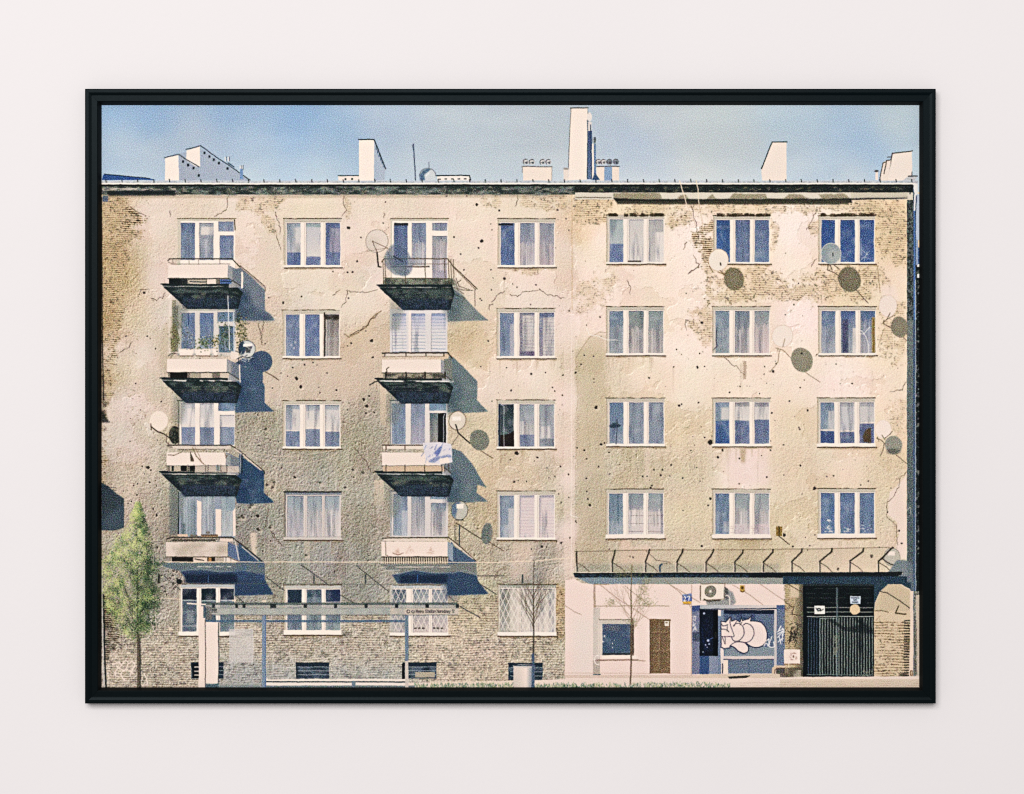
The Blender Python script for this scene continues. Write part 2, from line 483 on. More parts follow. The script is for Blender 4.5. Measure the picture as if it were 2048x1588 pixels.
    poly([(1148, 720), (1170, 690), (1182, 672), (1210, 668), (1212, 796), (1210, 900), (1215, 980), (1214, 1100), (1152, 1100), (1153, 860), (1156, 800), (1150, 760)], (196, 178, 146), .5, 3, rough=2)
    line([(1152, 716), (1168, 690), (1180, 674), (1200, 664), (1211, 665)], 1.4, (150, 130, 98), .6)
    for a in [(1152, 720, 1156, 800), (1156, 800, 1153, 880), (1153, 880, 1150, 1000)]:
        crack(*a, w=1.2, col=(168, 146, 116), al=.5)
    grad(1128, 640, 1150, 1160, (240, 219, 203), (238, 215, 200), .45)
    line([(1143, 600), (1143, 1150)], 1.2, (250, 232, 220), .7)
    line([(1144, 390), (1144, 620)], 1.2, (196, 160, 116), .7)
    poly([(1775, 1010), (1780, 985), (1800, 965), (1813, 945), (1814, 1118), (1790, 1118), (1796, 1060), (1794, 1045), (1776, 1030)], (240, 218, 204), .9, 1, rough=1.2)
    crackp([(1814, 943), (1800, 958), (1798, 975), (1782, 998), (1772, 1012), (1774, 1035), (1793, 1050), (1794, 1075), (1796, 1090)], 1.2, .7)
    poly([(1760, 575), (1790, 570), (1800, 600), (1770, 608)], (242, 222, 210), .6, 4)
    poly([(1455, 898), (1536, 896), (1538, 968), (1460, 970)], (240, 216, 206), .55, 4)
    poly([(1480, 898), (1492, 898), (1490, 925), (1482, 925)], (150, 126, 80), .5, 2)
    poly([(1290, 895), (1300, 895), (1300, 960), (1290, 970)], (236, 214, 194), .6, 3)
    poly([(1025, 1085), (1065, 1085), (1062, 1160), (1022, 1160)], (232, 206, 186), .5, 5)
    poly([(1240, 1080), (1262, 1080), (1262, 1095), (1300, 1090), (1305, 1130), (1235, 1140)], (232, 202, 182), .7, 3)
    poly([(1640, 1082), (1700, 1080), (1700, 1100), (1650, 1104)], (232, 212, 190), .5, 3)
    poly([(500, 1065), (514, 1065), (512, 1118), (508, 1120), (503, 1100)], (230, 208, 188), .8, 1.5)
    grad(608, 1082, 620, 1120, (214, 194, 170), (190, 176, 156), .5)
    grad(748, 960, 768, 1010, (220, 198, 176), (190, 176, 156), .7)
    grad(760, 770, 772, 850, (226, 202, 178), (206, 186, 160), .6)
    grad(1480, 1080, 1520, 1100, (170, 148, 108), (198, 178, 146), .5)
    # streaks under sills
    for sx, sy in [(568, 902), (996, 722), (996, 903), (1213, 715), (1213, 898), (1213, 1080), (1427, 898), (1427, 1080), (1637, 1082), (568, 1084)]:
        for k in range(10):
            x = sx + rng.uniform(2, 112)
            grad(x, sy, x + rng.uniform(2, 7), sy + rng.uniform(8, 36), (150, 128, 96), (206, 186, 156), rng.uniform(.05, .22))

    # ---- cracks seen in the plaster
    for c in [[(457, 392), (453, 420), (436, 428), (428, 432)], [(339, 422), (340, 434)], [(551, 424), (558, 450), (560, 468)],
              [(688, 393), (686, 404), (693, 420), (684, 432)], [(1036, 390), (1034, 402), (1029, 413)], [(767, 426), (767, 436)],
              [(245, 420), (262, 414), (278, 425), (290, 430)], [(262, 424), (277, 430), (277, 440)],
              [(278, 590), (280, 580), (298, 578)], [(302, 597), (325, 597), (330, 585)], [(666, 592), (680, 580)], [(694, 580), (692, 604), (682, 614)],
              [(694, 582), (720, 585), (755, 580)], [(984, 604), (998, 588), (1010, 582)], [(1020, 589), (1035, 593), (1046, 584), (1080, 580)],
              [(1078, 578), (1095, 590), (1110, 592), (1130, 596)], [(979, 611), (979, 620)], [(979, 610), (986, 610)],
              [(1255, 560), (1261, 590)], [(1378, 640), (1372, 640), (1373, 660)], [(1374, 485), (1366, 500)], [(1378, 545), (1395, 535), (1400, 528)],
              [(1634, 420), (1618, 450), (1614, 460)], [(1632, 518), (1621, 535)], [(1383, 412), (1390, 440), (1398, 480)], [(1812, 765), (1805, 780), (1780, 783)],
              [(1632, 712), (1636, 706)], [(1448, 715), (1490, 750)], [(553, 470), (562, 500)], [(527, 635), (524, 690)], [(519, 646), (523, 690)],
              [(708, 895), (730, 920), (736, 930), (745, 948)], [(538, 1018), (530, 1050), (527, 1062)], [(540, 1060), (565, 1092)], [(545, 1072), (563, 1090)],
              [(240, 705), (258, 695), (264, 684)], [(1376, 548), (1392, 537), (1397, 528), (1386, 510)]]:
        crackp(c, 1.2, .8)
    crackp([(690, 690), (676, 705), (670, 712)], 1, .5)
    # script-like mark under a window
    for k in range(9):
        y = 722 + k * 4
        line([(1486, y), (1491 + rng.uniform(-1, 2), y + 2), (1487, y + 4)], 1, (120, 92, 66), .8)

    # ---- bullet pocks
    named = [(311, 697, 2.2), (271, 767, 1.8), (322, 803, 2.2), (281, 820, 1.6), (261, 883, 1.6), (315, 880, 1.6), (289, 586, 3.4), (294, 672, 2.4), (252, 672, 2),
             (296, 935, 4.5), (302, 940, 2.4), (285, 933, 1.9), (289, 948, 1.8), (275, 968, 2.4), (299, 964, 2.6), (267, 971, 1.9), (313, 972, 1.9), (274, 990, 2.6),
             (306, 1018, 2.6), (313, 1031, 3.4), (341, 1032, 2.6), (325, 1020, 2), (315, 1095, 2.8), (304, 1078, 2.2), (263, 1003, 1.8), (256, 1007, 1.6),
             (566, 605, 3), (603, 593, 2), (538, 595, 1.6), (531, 687, 2.2), (592, 757, 4), (601, 774, 4.4), (585, 735, 2.2), (562, 746, 1.8), (575, 752, 1.6), (545, 776, 1.6),
             (557, 884, 2.2), (515, 830, 2), (518, 891, 2.6), (530, 858, 2.4), (540, 880, 2), (514, 879, 2), (563, 936, 2.2), (590, 955, 3.4), (548, 970, 2.6), (533, 968, 2),
             (484, 1032, 3.6), (503, 1034, 2.6), (515, 1032, 4), (516, 1058, 3.4), (541, 1082, 2.2), (525, 1102, 2.2), (502, 1010, 3), (610, 712, 2),
             (714, 523, 2.6), (695, 545, 2.4), (705, 544, 2.4), (722, 475, 2), (766, 446, 2.2), (666, 543, 2), (771, 404, 2), (757, 468, 1.8), (697, 456, 4),
             (954, 409, 3.2), (934, 392, 2.4), (893, 392, 2.4), (998, 421, 2.6), (908, 474, 2), (957, 496, 2.2), (964, 482, 4), (921, 508, 2), (928, 540, 2), (982, 540, 1.8),
             (986, 556, 1.6), (1008, 557, 3.4), (1034, 574, 2.2), (1072, 570, 2.2), (984, 460, 1.6), (1115, 420, 2.4), (1132, 437, 2), (1138, 460, 1.8), (981, 448, 1.6),
             (697, 596, 2), (743, 681, 3.6), (732, 662, 2), (702, 686, 2.6), (695, 692, 2), (746, 715, 2.2), (744, 716, 1.6), (626, 725, 2.2), (609, 730, 2.2), (654, 746, 2.2),
             (602, 774, 4), (640, 785, 2.4), (673, 780, 3), (727, 799, 3.4), (733, 812, 4.6), (732, 826, 3), (749, 825, 2.6), (695, 820, 2.2), (738, 792, 2.6), (634, 730, 1.6),
             (960, 598, 2.2), (963, 601, 1.6), (976, 682, 2.6), (983, 580, 2), (952, 634, 3), (961, 733, 1.8), (1013, 735, 2), (1023, 780, 2.4), (1063, 748, 2.6), (1091, 745, 2),
             (1138, 622, 2), (1105, 775, 1.8), (1109, 782, 1.8), (1126, 750, 2.6), (1125, 790, 2), (1022, 782, 2), (984, 803, 1.6), (1034, 906, 5), (1074, 915, 3.2), (1021, 920, 2),
             (1028, 963, 2.8), (1036, 961, 1.6), (1053, 963, 1.8), (1121, 933, 2.6), (1110, 953, 2.8), (1137, 949, 2.2), (1094, 936, 1.8), (1118, 988, 2.2), (1123, 1005, 2), (1137, 995, 1.6),
             (1084, 1093, 3.2), (1122, 1086, 3), (1113, 1083, 2.2), (1093, 1094, 2), (1063, 1098, 2), (1000, 1010, 1.4), (1140, 1075, 2), (1153, 1045, 2), (1152, 1042, 2),
             (1152, 745, 3), (1162, 729, 2.4), (1169, 711, 2), (1187, 713, 2), (1188, 758, 2), (1192, 815, 4.6), (1188, 765, 1.6), (1200, 634, 2.6), (1202, 889, 3.6), (1209, 886, 2.4),
             (1168, 900, 2.8), (1154, 896, 2.4), (1173, 918, 2.4), (1197, 934, 2.4), (1218, 905, 2.2), (1173, 957, 2.2), (1180, 1010, 3.4), (1176, 998, 2.2), (1174, 983, 2), (1219, 948, 1.8),
             (1299, 756, 2.2), (1358, 811, 3), (1363, 808, 1.8), (1347, 734, 2.2), (1395, 734, 3.6), (1409, 733, 2), (1353, 699, 2), (1397, 805, 2.2), (1399, 707, 1.8), (1404, 645, 3.8),
             (1342, 930, 2.8), (1325, 940, 2.4), (1322, 950, 2.8), (1286, 953, 3), (1294, 953, 1.8), (1382, 901, 2), (1365, 956, 2.4), (1308, 940, 2), (1340, 952, 1.6), (1400, 962, 1.8),
             (1421, 885, 6), (1426, 872, 3), (1409, 875, 2.2), (1421, 997, 3), (1416, 1011, 2.6), (1404, 1092, 3), (1301, 976, 2.6), (1304, 971, 2), (1260, 1113, 2.4), (1266, 1115, 2.2), (1219, 1098, 2),
             (1546, 743, 3.2), (1528, 748, 1.8), (1552, 727, 1.8), (1588, 609, 2), (1597, 567, 1.8), (1672, 728, 1.8), (1600, 775, 2), (1579, 802, 2.2), (1615, 820, 2.8), (1544, 826, 2.8),
             (1598, 855, 2), (1600, 858, 2), (1635, 804, 1.6), (1704, 767, 2.2), (1480, 773, 1.8), (1459, 785, 2), (1519, 787, 1.8), (1534, 954, 2), (1601, 931, 2.6), (1567, 890, 2), (1541, 900, 2.4),
             (1445, 900, 3), (1436, 914, 3), (1479, 917, 2.2), (1533, 954, 2), (1667, 952, 2), (1653, 953, 1.6), (1568, 950, 1.6), (1737, 962, 2), (1743, 1112, 4.2), (1630, 1070, 1.8), (1759, 1095, 2),
             (1804, 1087, 2.2), (1798, 1062, 2.2), (1775, 1024, 2), (1620, 1091, 1.8), (1586, 1093, 2.2), (1569, 1070, 4), (1676, 1138, 3.4), (1615, 1100, 1.8), (1629, 977, 5), (1722, 970, 2)]
    for x, y, r in named:
        hole(x, y, r * .95)
    for k in range(900):
        x, y = rng.uniform(210, 1810), rng.uniform(395, 1140)
        i, j = int(y) - PY0, int(x) - PX0
        if rng.random() < .35 + .5 * (y > 700) and not (y > 1090 and x > 1150):
            hole(x, y, rng.uniform(.5, 1.25), al=rng.uniform(.35, .85))
    for k in range(150):
        x, y = rng.uniform(215, 1805), rng.uniform(560, 1095)
        hole(x, y, rng.uniform(.8, 1.7), al=rng.uniform(.6, .95))
    # rain streaks
    for k in range(90):
        x, y = rng.uniform(215, 1800), rng.choice((540, 722, 903, 1084)) + rng.uniform(0, 20)
        ln = rng.uniform(20, 75)
        grad(x, y, x + rng.uniform(1.5, 5), y + ln, (128, 112, 88) if k % 3 else (240, 224, 206), (206, 188, 162), rng.uniform(.06, .2))
    # gouges on the grey roughcast
    for k in range(150):
        x, y = rng.uniform(480, 780), rng.uniform(800, 1130)
        r = rng.uniform(.8, 2.2)
        ell(x - r * .4, y - r * .4, r, r * .8, (88, 80, 66), .5)
        ell(x + r * .6, y + r * .6, r, r * .7, (226, 210, 190), .5)
    for x, y in [(532, 858), (534, 970), (548, 965), (545, 975), (505, 1010), (500, 1015), (540, 1055), (518, 1060), (478, 1035), (486, 1035), (612, 1110), (640, 965), (690, 975), (726, 945), (706, 940)]:
        ell(x + 3, y + 3, 5, 4, (222, 206, 186), .5, rot=.6)
        ell(x, y, 3, 2.4, (60, 54, 46), .8)

    # ======================================================================= roof line
    def chim(pts, side=None, cap=None):
        poly(pts, (246, 231, 218))
        if side:
            poly(side, (176, 184, 196))
        if cap:
            line(cap, 1.8, (50, 54, 58))

    poly([(210, 348), (300, 357), (312, 360), (204, 360), (206, 350)], (52, 84, 138))
    line([(208, 348), (300, 357)], 1.2, INK)
    # chimney pair left
    poly([(401, 297), (500, 361), (360, 361), (358, 308)], (168, 178, 192), 1, tex=None)
    poly([(373, 301), (400, 293), (400, 334), (373, 330)], (243, 228, 216))
    poly([(330, 316), (357, 310), (358, 361), (330, 361)], (246, 231, 218))
    poly([(398, 338), (358, 310), (358, 361), (398, 361)], (166, 174, 186))
    line([(372, 299), (401, 292), (500, 360)], 1.6, (36, 44, 52))
    line([(329, 315), (357, 309), (398, 334)], 1.5, (36, 44, 52))
    for x, y in [(409, 306), (419, 313), (428, 319), (438, 326), (455, 337), (366, 323), (376, 330), (387, 336), (398, 351)]:
        rect(x - 2, y - 2.4, x + 2, y + 2.4, (24, 34, 42))
    for x, y in [(451, 318), (457, 318), (481, 336), (485, 336)]:
        rect(x - 1.6, y - 5, x + 1.6, y + 5, (226, 226, 224))
        line([(x + 1.8, y - 5), (x + 1.8, y + 4)], 1, (36, 48, 60))
    rect(480, 338, 486, 358, (120, 150, 186))
    line([(456, 326), (468, 334)], 2, (40, 60, 80))
    # second chimney
    rect(676, 352, 720, 361, (240, 226, 214))
    line([(676, 351), (720, 351)], 1.4, INK)
    for x in (691, 704):
        ell(x, 358, 2, 1.8, INK)
    poly([(748, 280), (770, 336), (770, 361), (747, 361)], (176, 186, 198))
    rect(718, 280, 748, 361, (247, 232, 219))
    line([(717, 279), (748, 279), (771, 338)], 1.8, INK)
    for t in range(6):
        rect(751 + t * 3, 294 + t * 7, 753 + t * 3, 300 + t * 7, (60, 84, 116), .7)
    # aerial, dish, vent block
    line([(827, 288), (831, 361)], 1.7, (50, 62, 84))
    line([(825, 290), (829, 312)], 1.1, (60, 74, 98))
    line([(857, 324), (858, 337)], 1, (80, 84, 92))
    ell(855, 352, 16.5, 15.5, (206, 210, 210))
    ering(855, 352, 16.5, 15.5, 1.2, (90, 98, 106), .8, a0=3.14, a1=6.28)
    poly([(840, 361), (839, 350), (846, 340), (856, 337), (862, 338), (848, 350), (850, 361)], (78, 104, 130), .95, .8)
    line([(858, 346), (852, 352)], 1.4, (240, 240, 238))
    rect(874, 352, 941, 361, (238, 228, 218))
    line([(873, 351), (939, 351), (941, 362)], 1.8, INK)
    for x in range(876, 932, 13):
        rect(x, 357, x + 5, 359, (40, 44, 46))
    # vented chimney
    rect(1046, 334, 1103, 361, (240, 223, 208))
    line([(1045, 333), (1104, 333)], 1.5, (90, 84, 78))
    line([(1045, 333), (1045, 345)], 1, (120, 110, 100))
    line([(1104, 333), (1103, 361)], 1, (150, 138, 126))

    def cowl(x, y, dk=False):
        ell(x, y, 6, 5.5, (216, 212, 208) if not dk else (130, 138, 146))
        ering(x, y, 5.4, 5, 1, (60, 60, 64), .8, a0=2.2, a1=5.4)
        ell(x + 1.5, y + 1.8, 2.4, 2, (58, 62, 68), .85)
        line([(x - 4, y + 1), (x + 5, y - 1)], 1, (80, 80, 84), .8)

    for x in (1052, 1064, 1085, 1097):
        cowl(x, 324)
    rect(1127, 337, 1137, 361, (232, 218, 206))
    ell(1132, 337, 5.5, 2, (150, 144, 138))
    # tall white stack
    poly([(1141, 216), (1175, 216), (1174, 359), (1137, 361)], (245, 229, 215))
    line([(1141, 216), (1176, 216)], 2, (70, 70, 68))
    line([(1142, 216), (1138, 300), (1137, 334)], 1.2, (80, 76, 70), .8)
    poly([(1175, 216), (1177, 240), (1177, 358), (1174, 358)], (60, 72, 84))
    ell(1179, 234, 5, 9, (232, 222, 214))
    rect(1176, 244, 1183, 262, (224, 214, 206))
    grad(1176, 262, 1184, 358, (70, 86, 120), (104, 122, 152), horiz=False)
    line([(1181, 250), (1183, 358)], 1.4, (40, 52, 78))
    ell(1188, 280, 4.2, 6.5, (150, 158, 164))
    line([(1190, 275), (1190, 285)], 2, INK)
    rect(1184, 287, 1188, 358, (236, 222, 210))
    rect(1188, 287, 1192, 358, (100, 124, 154))
    rect(1193, 334, 1238, 361, (236, 220, 206))
    rect(1209, 334, 1224, 361, (140, 164, 190))
    poly([(1190, 345), (1200, 360), (1184, 360)], (60, 84, 116))
    line([(1193, 333), (1239, 333)], 1.6, (60, 60, 62))
    for x in (1197, 1207, 1219, 1232):
        cowl(x, 324, dk=x > 1210)
    # right chimneys
    poly([(1543, 284), (1573, 284), (1573, 361), (1524, 361), (1523, 337)], (241, 225, 211))
    line([(1523, 337), (1544, 284), (1574, 284)], 1.7, INK)
    poly([(1785, 307), (1824, 302), (1824, 361), (1775, 361)], (240, 225, 212))
    line([(1776, 350), (1785, 307), (1825, 302)], 1.7, (44, 40, 36))
    poly([(1773, 321), (1782, 320), (1776, 361), (1760, 361), (1766, 325)], (236, 220, 206))
    line([(1768, 347), (1773, 321), (1782, 320)], 1.5, (54, 46, 40))
    line([(1759, 360), (1766, 326), (1772, 324)], 1.5, (54, 46, 40))
    line([(1775, 314), (1782, 314)], 1.6, (60, 54, 48))
    rect(1751, 344, 1756, 360, (238, 222, 210))
    ell(1753, 342, 4.5, 1.8, (60, 54, 50))
    poly([(1806, 361), (1817, 352), (1835, 352), (1830, 361)], (196, 196, 196))
    line([(1817, 352), (1835, 352)], 2, (40, 42, 44))
    line([(1824, 344), (1824, 352)], 1.2, INK)

    # eaves, gutter and cornice
    rect(202, 361, 1836, 366, (196, 200, 204))
    rect(202, 363, 1836, 366.5, (150, 156, 160), .8, tex=(NF, .3, .7))
    for k in range(52):
        x = 212 + k * 31.6
        if x < 1830:
            line([(x, 359), (x + .8, 364)], 1.6, (36, 40, 40))
    rect(202, 365.6, 1832, 369, (236, 226, 214))
    rect(202, 369, 1826, 372, (20, 26, 26))
    rect(202, 372, 1826, 389, (44, 50, 46))
    tx = np.clip((fbm(16, 5, octs=3, seed=101) - .45) / .25, 0, 1)
    tx2 = np.clip((fbm(9, 4, octs=3, seed=107) - .52) / .2, 0, 1)
    rect(202, 373, 1826, 391, (112, 122, 116), .85, tex=(tx, 0, 1))
    rect(202, 373, 1826, 388, (176, 174, 156), .55, tex=(tx2, .2, 1))
    rect(202, 376, 1130, 391, (120, 118, 104), .4, tex=(NM, .45, .65))
    rect(205, 376, 352, 381, (214, 202, 186), .75, tex=(NH, .35, .5))
    poly([(212, 382), (350, 380), (352, 391), (218, 392)], (26, 30, 30), .85, 1)
    poly([(205, 391), (1130, 389), (1130, 395), (205, 396)], (150, 132, 106), .45, 1.5)
    poly([(205, 391), (216, 391), (216, 403), (205, 403)], (92, 100, 112))
    # right cornice with flaking fascia
    rect(1150, 384, 1826, 399, (216, 206, 188))
    rect(1150, 373, 1826, 384, (30, 32, 30), .72)
    rect(1150, 374, 1826, 383, (120, 114, 88), .6, tex=(tx2, .3, 1))
    line([(1150, 384), (1826, 384)], 1.6, (20, 20, 18))
    for pts in [[(1226, 386), (1320, 386), (1325, 398), (1230, 400)], [(1355, 398), (1360, 391), (1372, 389), (1379, 399)], [(1420, 392), (1426, 388), (1432, 398), (1414, 398)],
                [(1456, 398), (1466, 388), (1530, 388), (1536, 398)], [(1568, 398), (1578, 388), (1600, 389), (1618, 396), (1610, 399)], [(1636, 388), (1690, 388), (1702, 398), (1645, 399)],
                [(1250, 390), (1290, 386), (1300, 396), (1262, 397)]]:
        poly(pts, (146, 136, 110), .9, .6, rough=.8)
    poly([(1226, 396), (1260, 398), (1480, 398), (1700, 397), (1815, 394), (1815, 397), (1702, 400), (1705, 406), (1480, 408), (1236, 407)], (24, 22, 18), .92, .7)
    poly([(1236, 402), (1700, 400), (1696, 409), (1234, 408)], (72, 66, 50), .85, .8)
    line([(1152, 395), (1222, 395)], 1.6, (80, 66, 46), .8)
    rect(1702, 385, 1815, 396, (196, 186, 164), .7)
    for pts in ([(1359, 361), (1366, 384), (1373, 408)], [(1392, 361), (1396, 380), (1398, 408)]):
        line(pts, 2, (236, 216, 190))
    for pts in ([(1398, 408), (1404, 440), (1408, 500)], [(1374, 410), (1392, 452)]):
        line(pts, 1, (180, 150, 110), .5)

    # right edge: corner, downpipe, dark neighbour
    rect(1814, 400, 1827, 1170, (96, 104, 102))
    rect(1814, 400, 1826, 1170, (30, 32, 30), .75, tex=(NF, .42, .6))
    grad(1814, 640, 1826, 1170, (128, 136, 132), (84, 96, 102), .7)
    rect(1826, 372, 1832, 1376, (70, 84, 100))
    rect(1832, 388, 1848, 480, (190, 200, 212))
    rect(1836, 495, 1848, 530, (56, 84, 130))
    rect(1832, 528, 1848, 1376, (22, 26, 28))
    rect(1832, 528, 1848, 1376, (120, 124, 120), .8, tex=(fbm(5, 5, octs=2, seed=131), .56, .72))
    rect(1834, 528, 1845, 534, (226, 222, 216))
    rect(1834, 548, 1845, 556, (236, 230, 224))
    rect(1832, 480, 1836, 530, (150, 166, 190))
    line([(1829, 420), (1829, 640), (1829, 1200)], 3, (84, 122, 178), .9)
    line([(1831, 560), (1831, 1180)], 1.6, (206, 210, 210), .9)
    line([(1829, 640), (1829, 1180)], 2.6, (60, 76, 92), .8)
    poly([(1826, 368), (1836, 366), (1836, 388), (1830, 392), (1828, 384)], (230, 226, 220))
    line([(1830, 390), (1829, 420)], 3.6, (228, 224, 220))
    line([(1827, 372), (1822, 380), (1820, 388)], 2, INK)
    line([(1833, 392), (1831, 430)], 1.4, (40, 54, 74))

    # ======================================================================= windows
    BL = (92, 104, 156)
    DB = (56, 78, 140)
    LI = (150, 150, 176)
    CR = (226, 214, 203)
    GY = (176, 172, 172)

    def soften(c):
        c = np.array(c, np.float32)
        if c[2] > c[0] + 12 and c.mean() > 60:
            f = min(.38, max(.06, (float(c.mean()) - 85) / 140))
            c = c * (1 - f) + np.array((170, 169, 166), np.float32) * f + np.array((-4, 4, -4), np.float32)
        m_ = c.mean()
        c = m_ + (c - m_) * .88
        return tuple(c)

    def pane(x0, y0, x1, y1, ops):
        ops = [tuple(soften(v) if isinstance(v, tuple) else v for v in o) for o in ops]
        h, w = y1 - y0, x1 - x0
        for o in ops:
            k = o[0]
            if k == 'g':
                grad(x0, y0, x1, y1, o[1], o[2])
            elif k == 'b':      # blind / band
                grad(x0, y0 + h * o[1], x1, y0 + h * o[2], o[3], o[4] if len(o) > 4 else o[3])
            elif k == 'r':      # rectangle in fractions
                rect(x0 + w * o[1], y0 + h * o[2], x0 + w * o[3], y0 + h * o[4], o[5], o[6] if len(o) > 6 else 1, soft=.8)
            elif k == 'c':      # curtain folds from fraction o1 down to o2
                x = x0
                while x < x1 - .5:
                    ww = rng.uniform(1.2, 3.4)
                    c = np.array(o[3]) * rng.uniform(.72, 1.06)
                    top = y0 + h * min(.95, max(0, o[1] + rng.uniform(-.06, .05)))
                    grad(x, top, min(x + ww, x1), y0 + h * o[2], np.minimum(c, 250), np.minimum(c * 1.05, 250), o[4] * rng.uniform(.3, 1))
                    x += ww
            elif k == 'l':      # slatted blind
                n = o[1]
                rect(x0 + w * o[4] if len(o) > 4 else x0, y0 + h * .06, x1, y1, o[2], .9)
                for i in range(n):
                    yy_ = y0 + h * (i + .7) / n
                    line([(x0, yy_), (x1, yy_ + rng.normal() * .4)], 1.5, o[3], rng.uniform(.5, .95))
        # uneven reflections
        rect(x0, y0, x1, y1, (206, 206, 204), .34, tex=(NM, .5, .8))
        rect(x0, y0, x1, y1, (52, 60, 80), .30, tex=(NV, .52, .78))
        # top and left reveal shadow, thin bead
        rect(x0, y0, x1, y0 + 1.4, (70, 66, 84), .55)
        line([(x0, y0), (x0, y1)], 1, (96, 88, 92), .5)

    def window(x0, y0, x1, y1, panes, sill=True, jamb=6, top=9, cols=None, frame=WHT, lint=(196, 186, 168), bottom=5, botf=0):
        rect(x0, y0, x1, y1, frame)
        rect(x0, y0, x1, y0 + top * .75, lint, .85)
        rect(x0, y0, x0 + jamb * .7, y1, (206, 196, 176), .9)
        line([(x0 - 1, y0), (x1 + 1, y0)], 2, (72, 58, 40), .85, tex=(NH, .25, .5))
        line([(x0, y0), (x0, y1)], 1.2, (140, 122, 96), .7)
        line([(x0 + jamb * .7, y0 + top * .75), (x1, y0 + top * .75)], 1, (150, 140, 124), .8)
        cs = cols or [(.053, .29), (.392, .642), (.733, .983)]
        W = x1 - x0
        for (f0, f1), ops in zip(cs, panes):
            pane(x0 + W * f0, y0 + top, x0 + W * f1, y1 - bottom - botf, ops)
            line([(x0 + W * f0 - 3.4, y0 + top), (x0 + W * f0 - 3.4, y1 - 4)], 1, (184, 168, 156), .7)
        if sill:
            rect(x0 - 1, y1 - bottom, x1 + 1, y1, (244, 231, 217))
            line([(x0, y1 + .8), (x1 + 3, y1 + .8)], 2.2, (56, 40, 26), .9)
            rect(x0 + 4, y1 + 1.5, x1 + 4, y1 + 4.5, (150, 124, 88), .5, tex=(NH, .3, .6))

    gb = lambda a, b: [('g', a, b)]
    # row 1
    window(568, 437, 682, 535, [[('g', (150, 154, 180), (206, 198, 200)), ('r', .5, .1, 1, .7, (222, 212, 204), .8), ('b', .70, 1, (84, 94, 152))],
                                [('g', (196, 192, 194), CR), ('b', 0, .1, (150, 160, 172)), ('b', .8, 1, (96, 100, 156))],
                                [('g', (84, 92, 154), (96, 102, 158)), ('r', .28, .12, 1, .7, (164, 156, 172), .9)]])
    window(996, 437, 1110, 535, [[('g', (72, 86, 144), (80, 98, 158))],
                                 [('g', (120, 122, 160), (166, 156, 170)), ('c', .5, 1, (222, 206, 198), .85)],
                                 [('g', (130, 126, 156), (182, 164, 170)), ('c', .5, 1, (232, 212, 204), .85)]])
    rect(997, 447, 1026, 451, (40, 44, 52))
    window(1213, 430, 1329, 528, [[('g', (166, 174, 184), (198, 196, 198)), ('b', .57, 1, (92, 102, 160))],
                                  [('g', (206, 198, 190), (226, 214, 204))],
                                  [('g', (176, 170, 166), (206, 198, 190)), ('r', .45, .3, 1, 1, (230, 218, 208))]], bottom=4)
    rect(1256, 521, 1282, 524, (60, 48, 40), .8)
    window(1427, 431, 1540, 528, [gb((50, 80, 150), (56, 88, 158)), gb((82, 92, 146), (96, 106, 158)), gb((80, 92, 144), (92, 106, 160))], bottom=4)
    window(1637, 431, 1750, 528, [gb((48, 72, 142), (52, 78, 148)), gb((50, 72, 140), (56, 80, 148)), gb((54, 74, 142), (64, 84, 150))], bottom=4)
    for a, b in [((1724, 500), (1736, 512)), ((1722, 520), (1738, 504)), ((1719, 486), (1719, 522)), ((1722, 478), (1722, 510)), ((1728, 522), (1734, 505)), ((1726, 514), (1740, 518))]:
        line([a, b], 1.1, (206, 206, 212), .8)
    # ragged lintel shadows on the right windows
    for x0 in (1427, 1637, 1213):
        for k in range(40):
            x = x0 + rng.uniform(0, 110)
            rect(x, 429 - rng.uniform(0, 3), x + rng.uniform(3, 9), 433, (60, 48, 30), .7)
    # row 2
    window(566, 620, 680, 717, [gb((92, 102, 156), (108, 118, 170)), gb((84, 98, 160), (96, 110, 168)),
                                [('g', (92, 84, 78), (178, 166, 158)), ('c', .1, 1, (190, 178, 168), .8), ('r', 0, 0, 1, .12, (56, 46, 34), .9)]])
    line([(649, 626), (649, 712)], 2.4, (52, 40, 30))
    line([(653, 640), (653, 712)], 2, (214, 202, 188), .8)
    for x, y in ((583, 690), (590, 684), (588, 696)):
        ell(x, y, 2, 3, (190, 186, 196), .8)
    window(994, 617, 1110, 717, [[('g', (96, 104, 152), (116, 124, 168)), ('r', .72, .25, 1, 1, (196, 188, 188), .7)],
                                 [('g', (120, 108, 134), (150, 138, 150)), ('l', 12, (218, 206, 196), (172, 160, 162), .18), ('r', 0, .9, 1, 1, (104, 90, 116))],
                                 [('g', (104, 104, 148), (150, 138, 150)), ('l', 12, (218, 206, 196), (174, 162, 162), .25), ('r', 0, 0, 1, .1, (96, 96, 142))]])
    window(1213, 613, 1328, 711, [[('g', (96, 108, 146), (140, 142, 162)), ('c', .35, 1, (196, 188, 186), .6)],
                                  [('g', (112, 118, 126), (170, 160, 156)), ('c', .4, 1, (228, 212, 202), .9)],
                                  [('g', (128, 136, 148), (170, 162, 160)), ('c', .42, 1, (230, 214, 204), .9)]])
    window(1425, 613, 1540, 711, [[('g', (110, 120, 156), (130, 136, 158)), ('c', .5, 1, (180, 176, 178), .4)],
                                  [('g', (110, 116, 140), (176, 166, 164)), ('c', .42, 1, (230, 214, 206), .85)],
                                  [('g', (128, 130, 146), (206, 180, 176)), ('c', .35, 1, (232, 210, 202), .85)]])
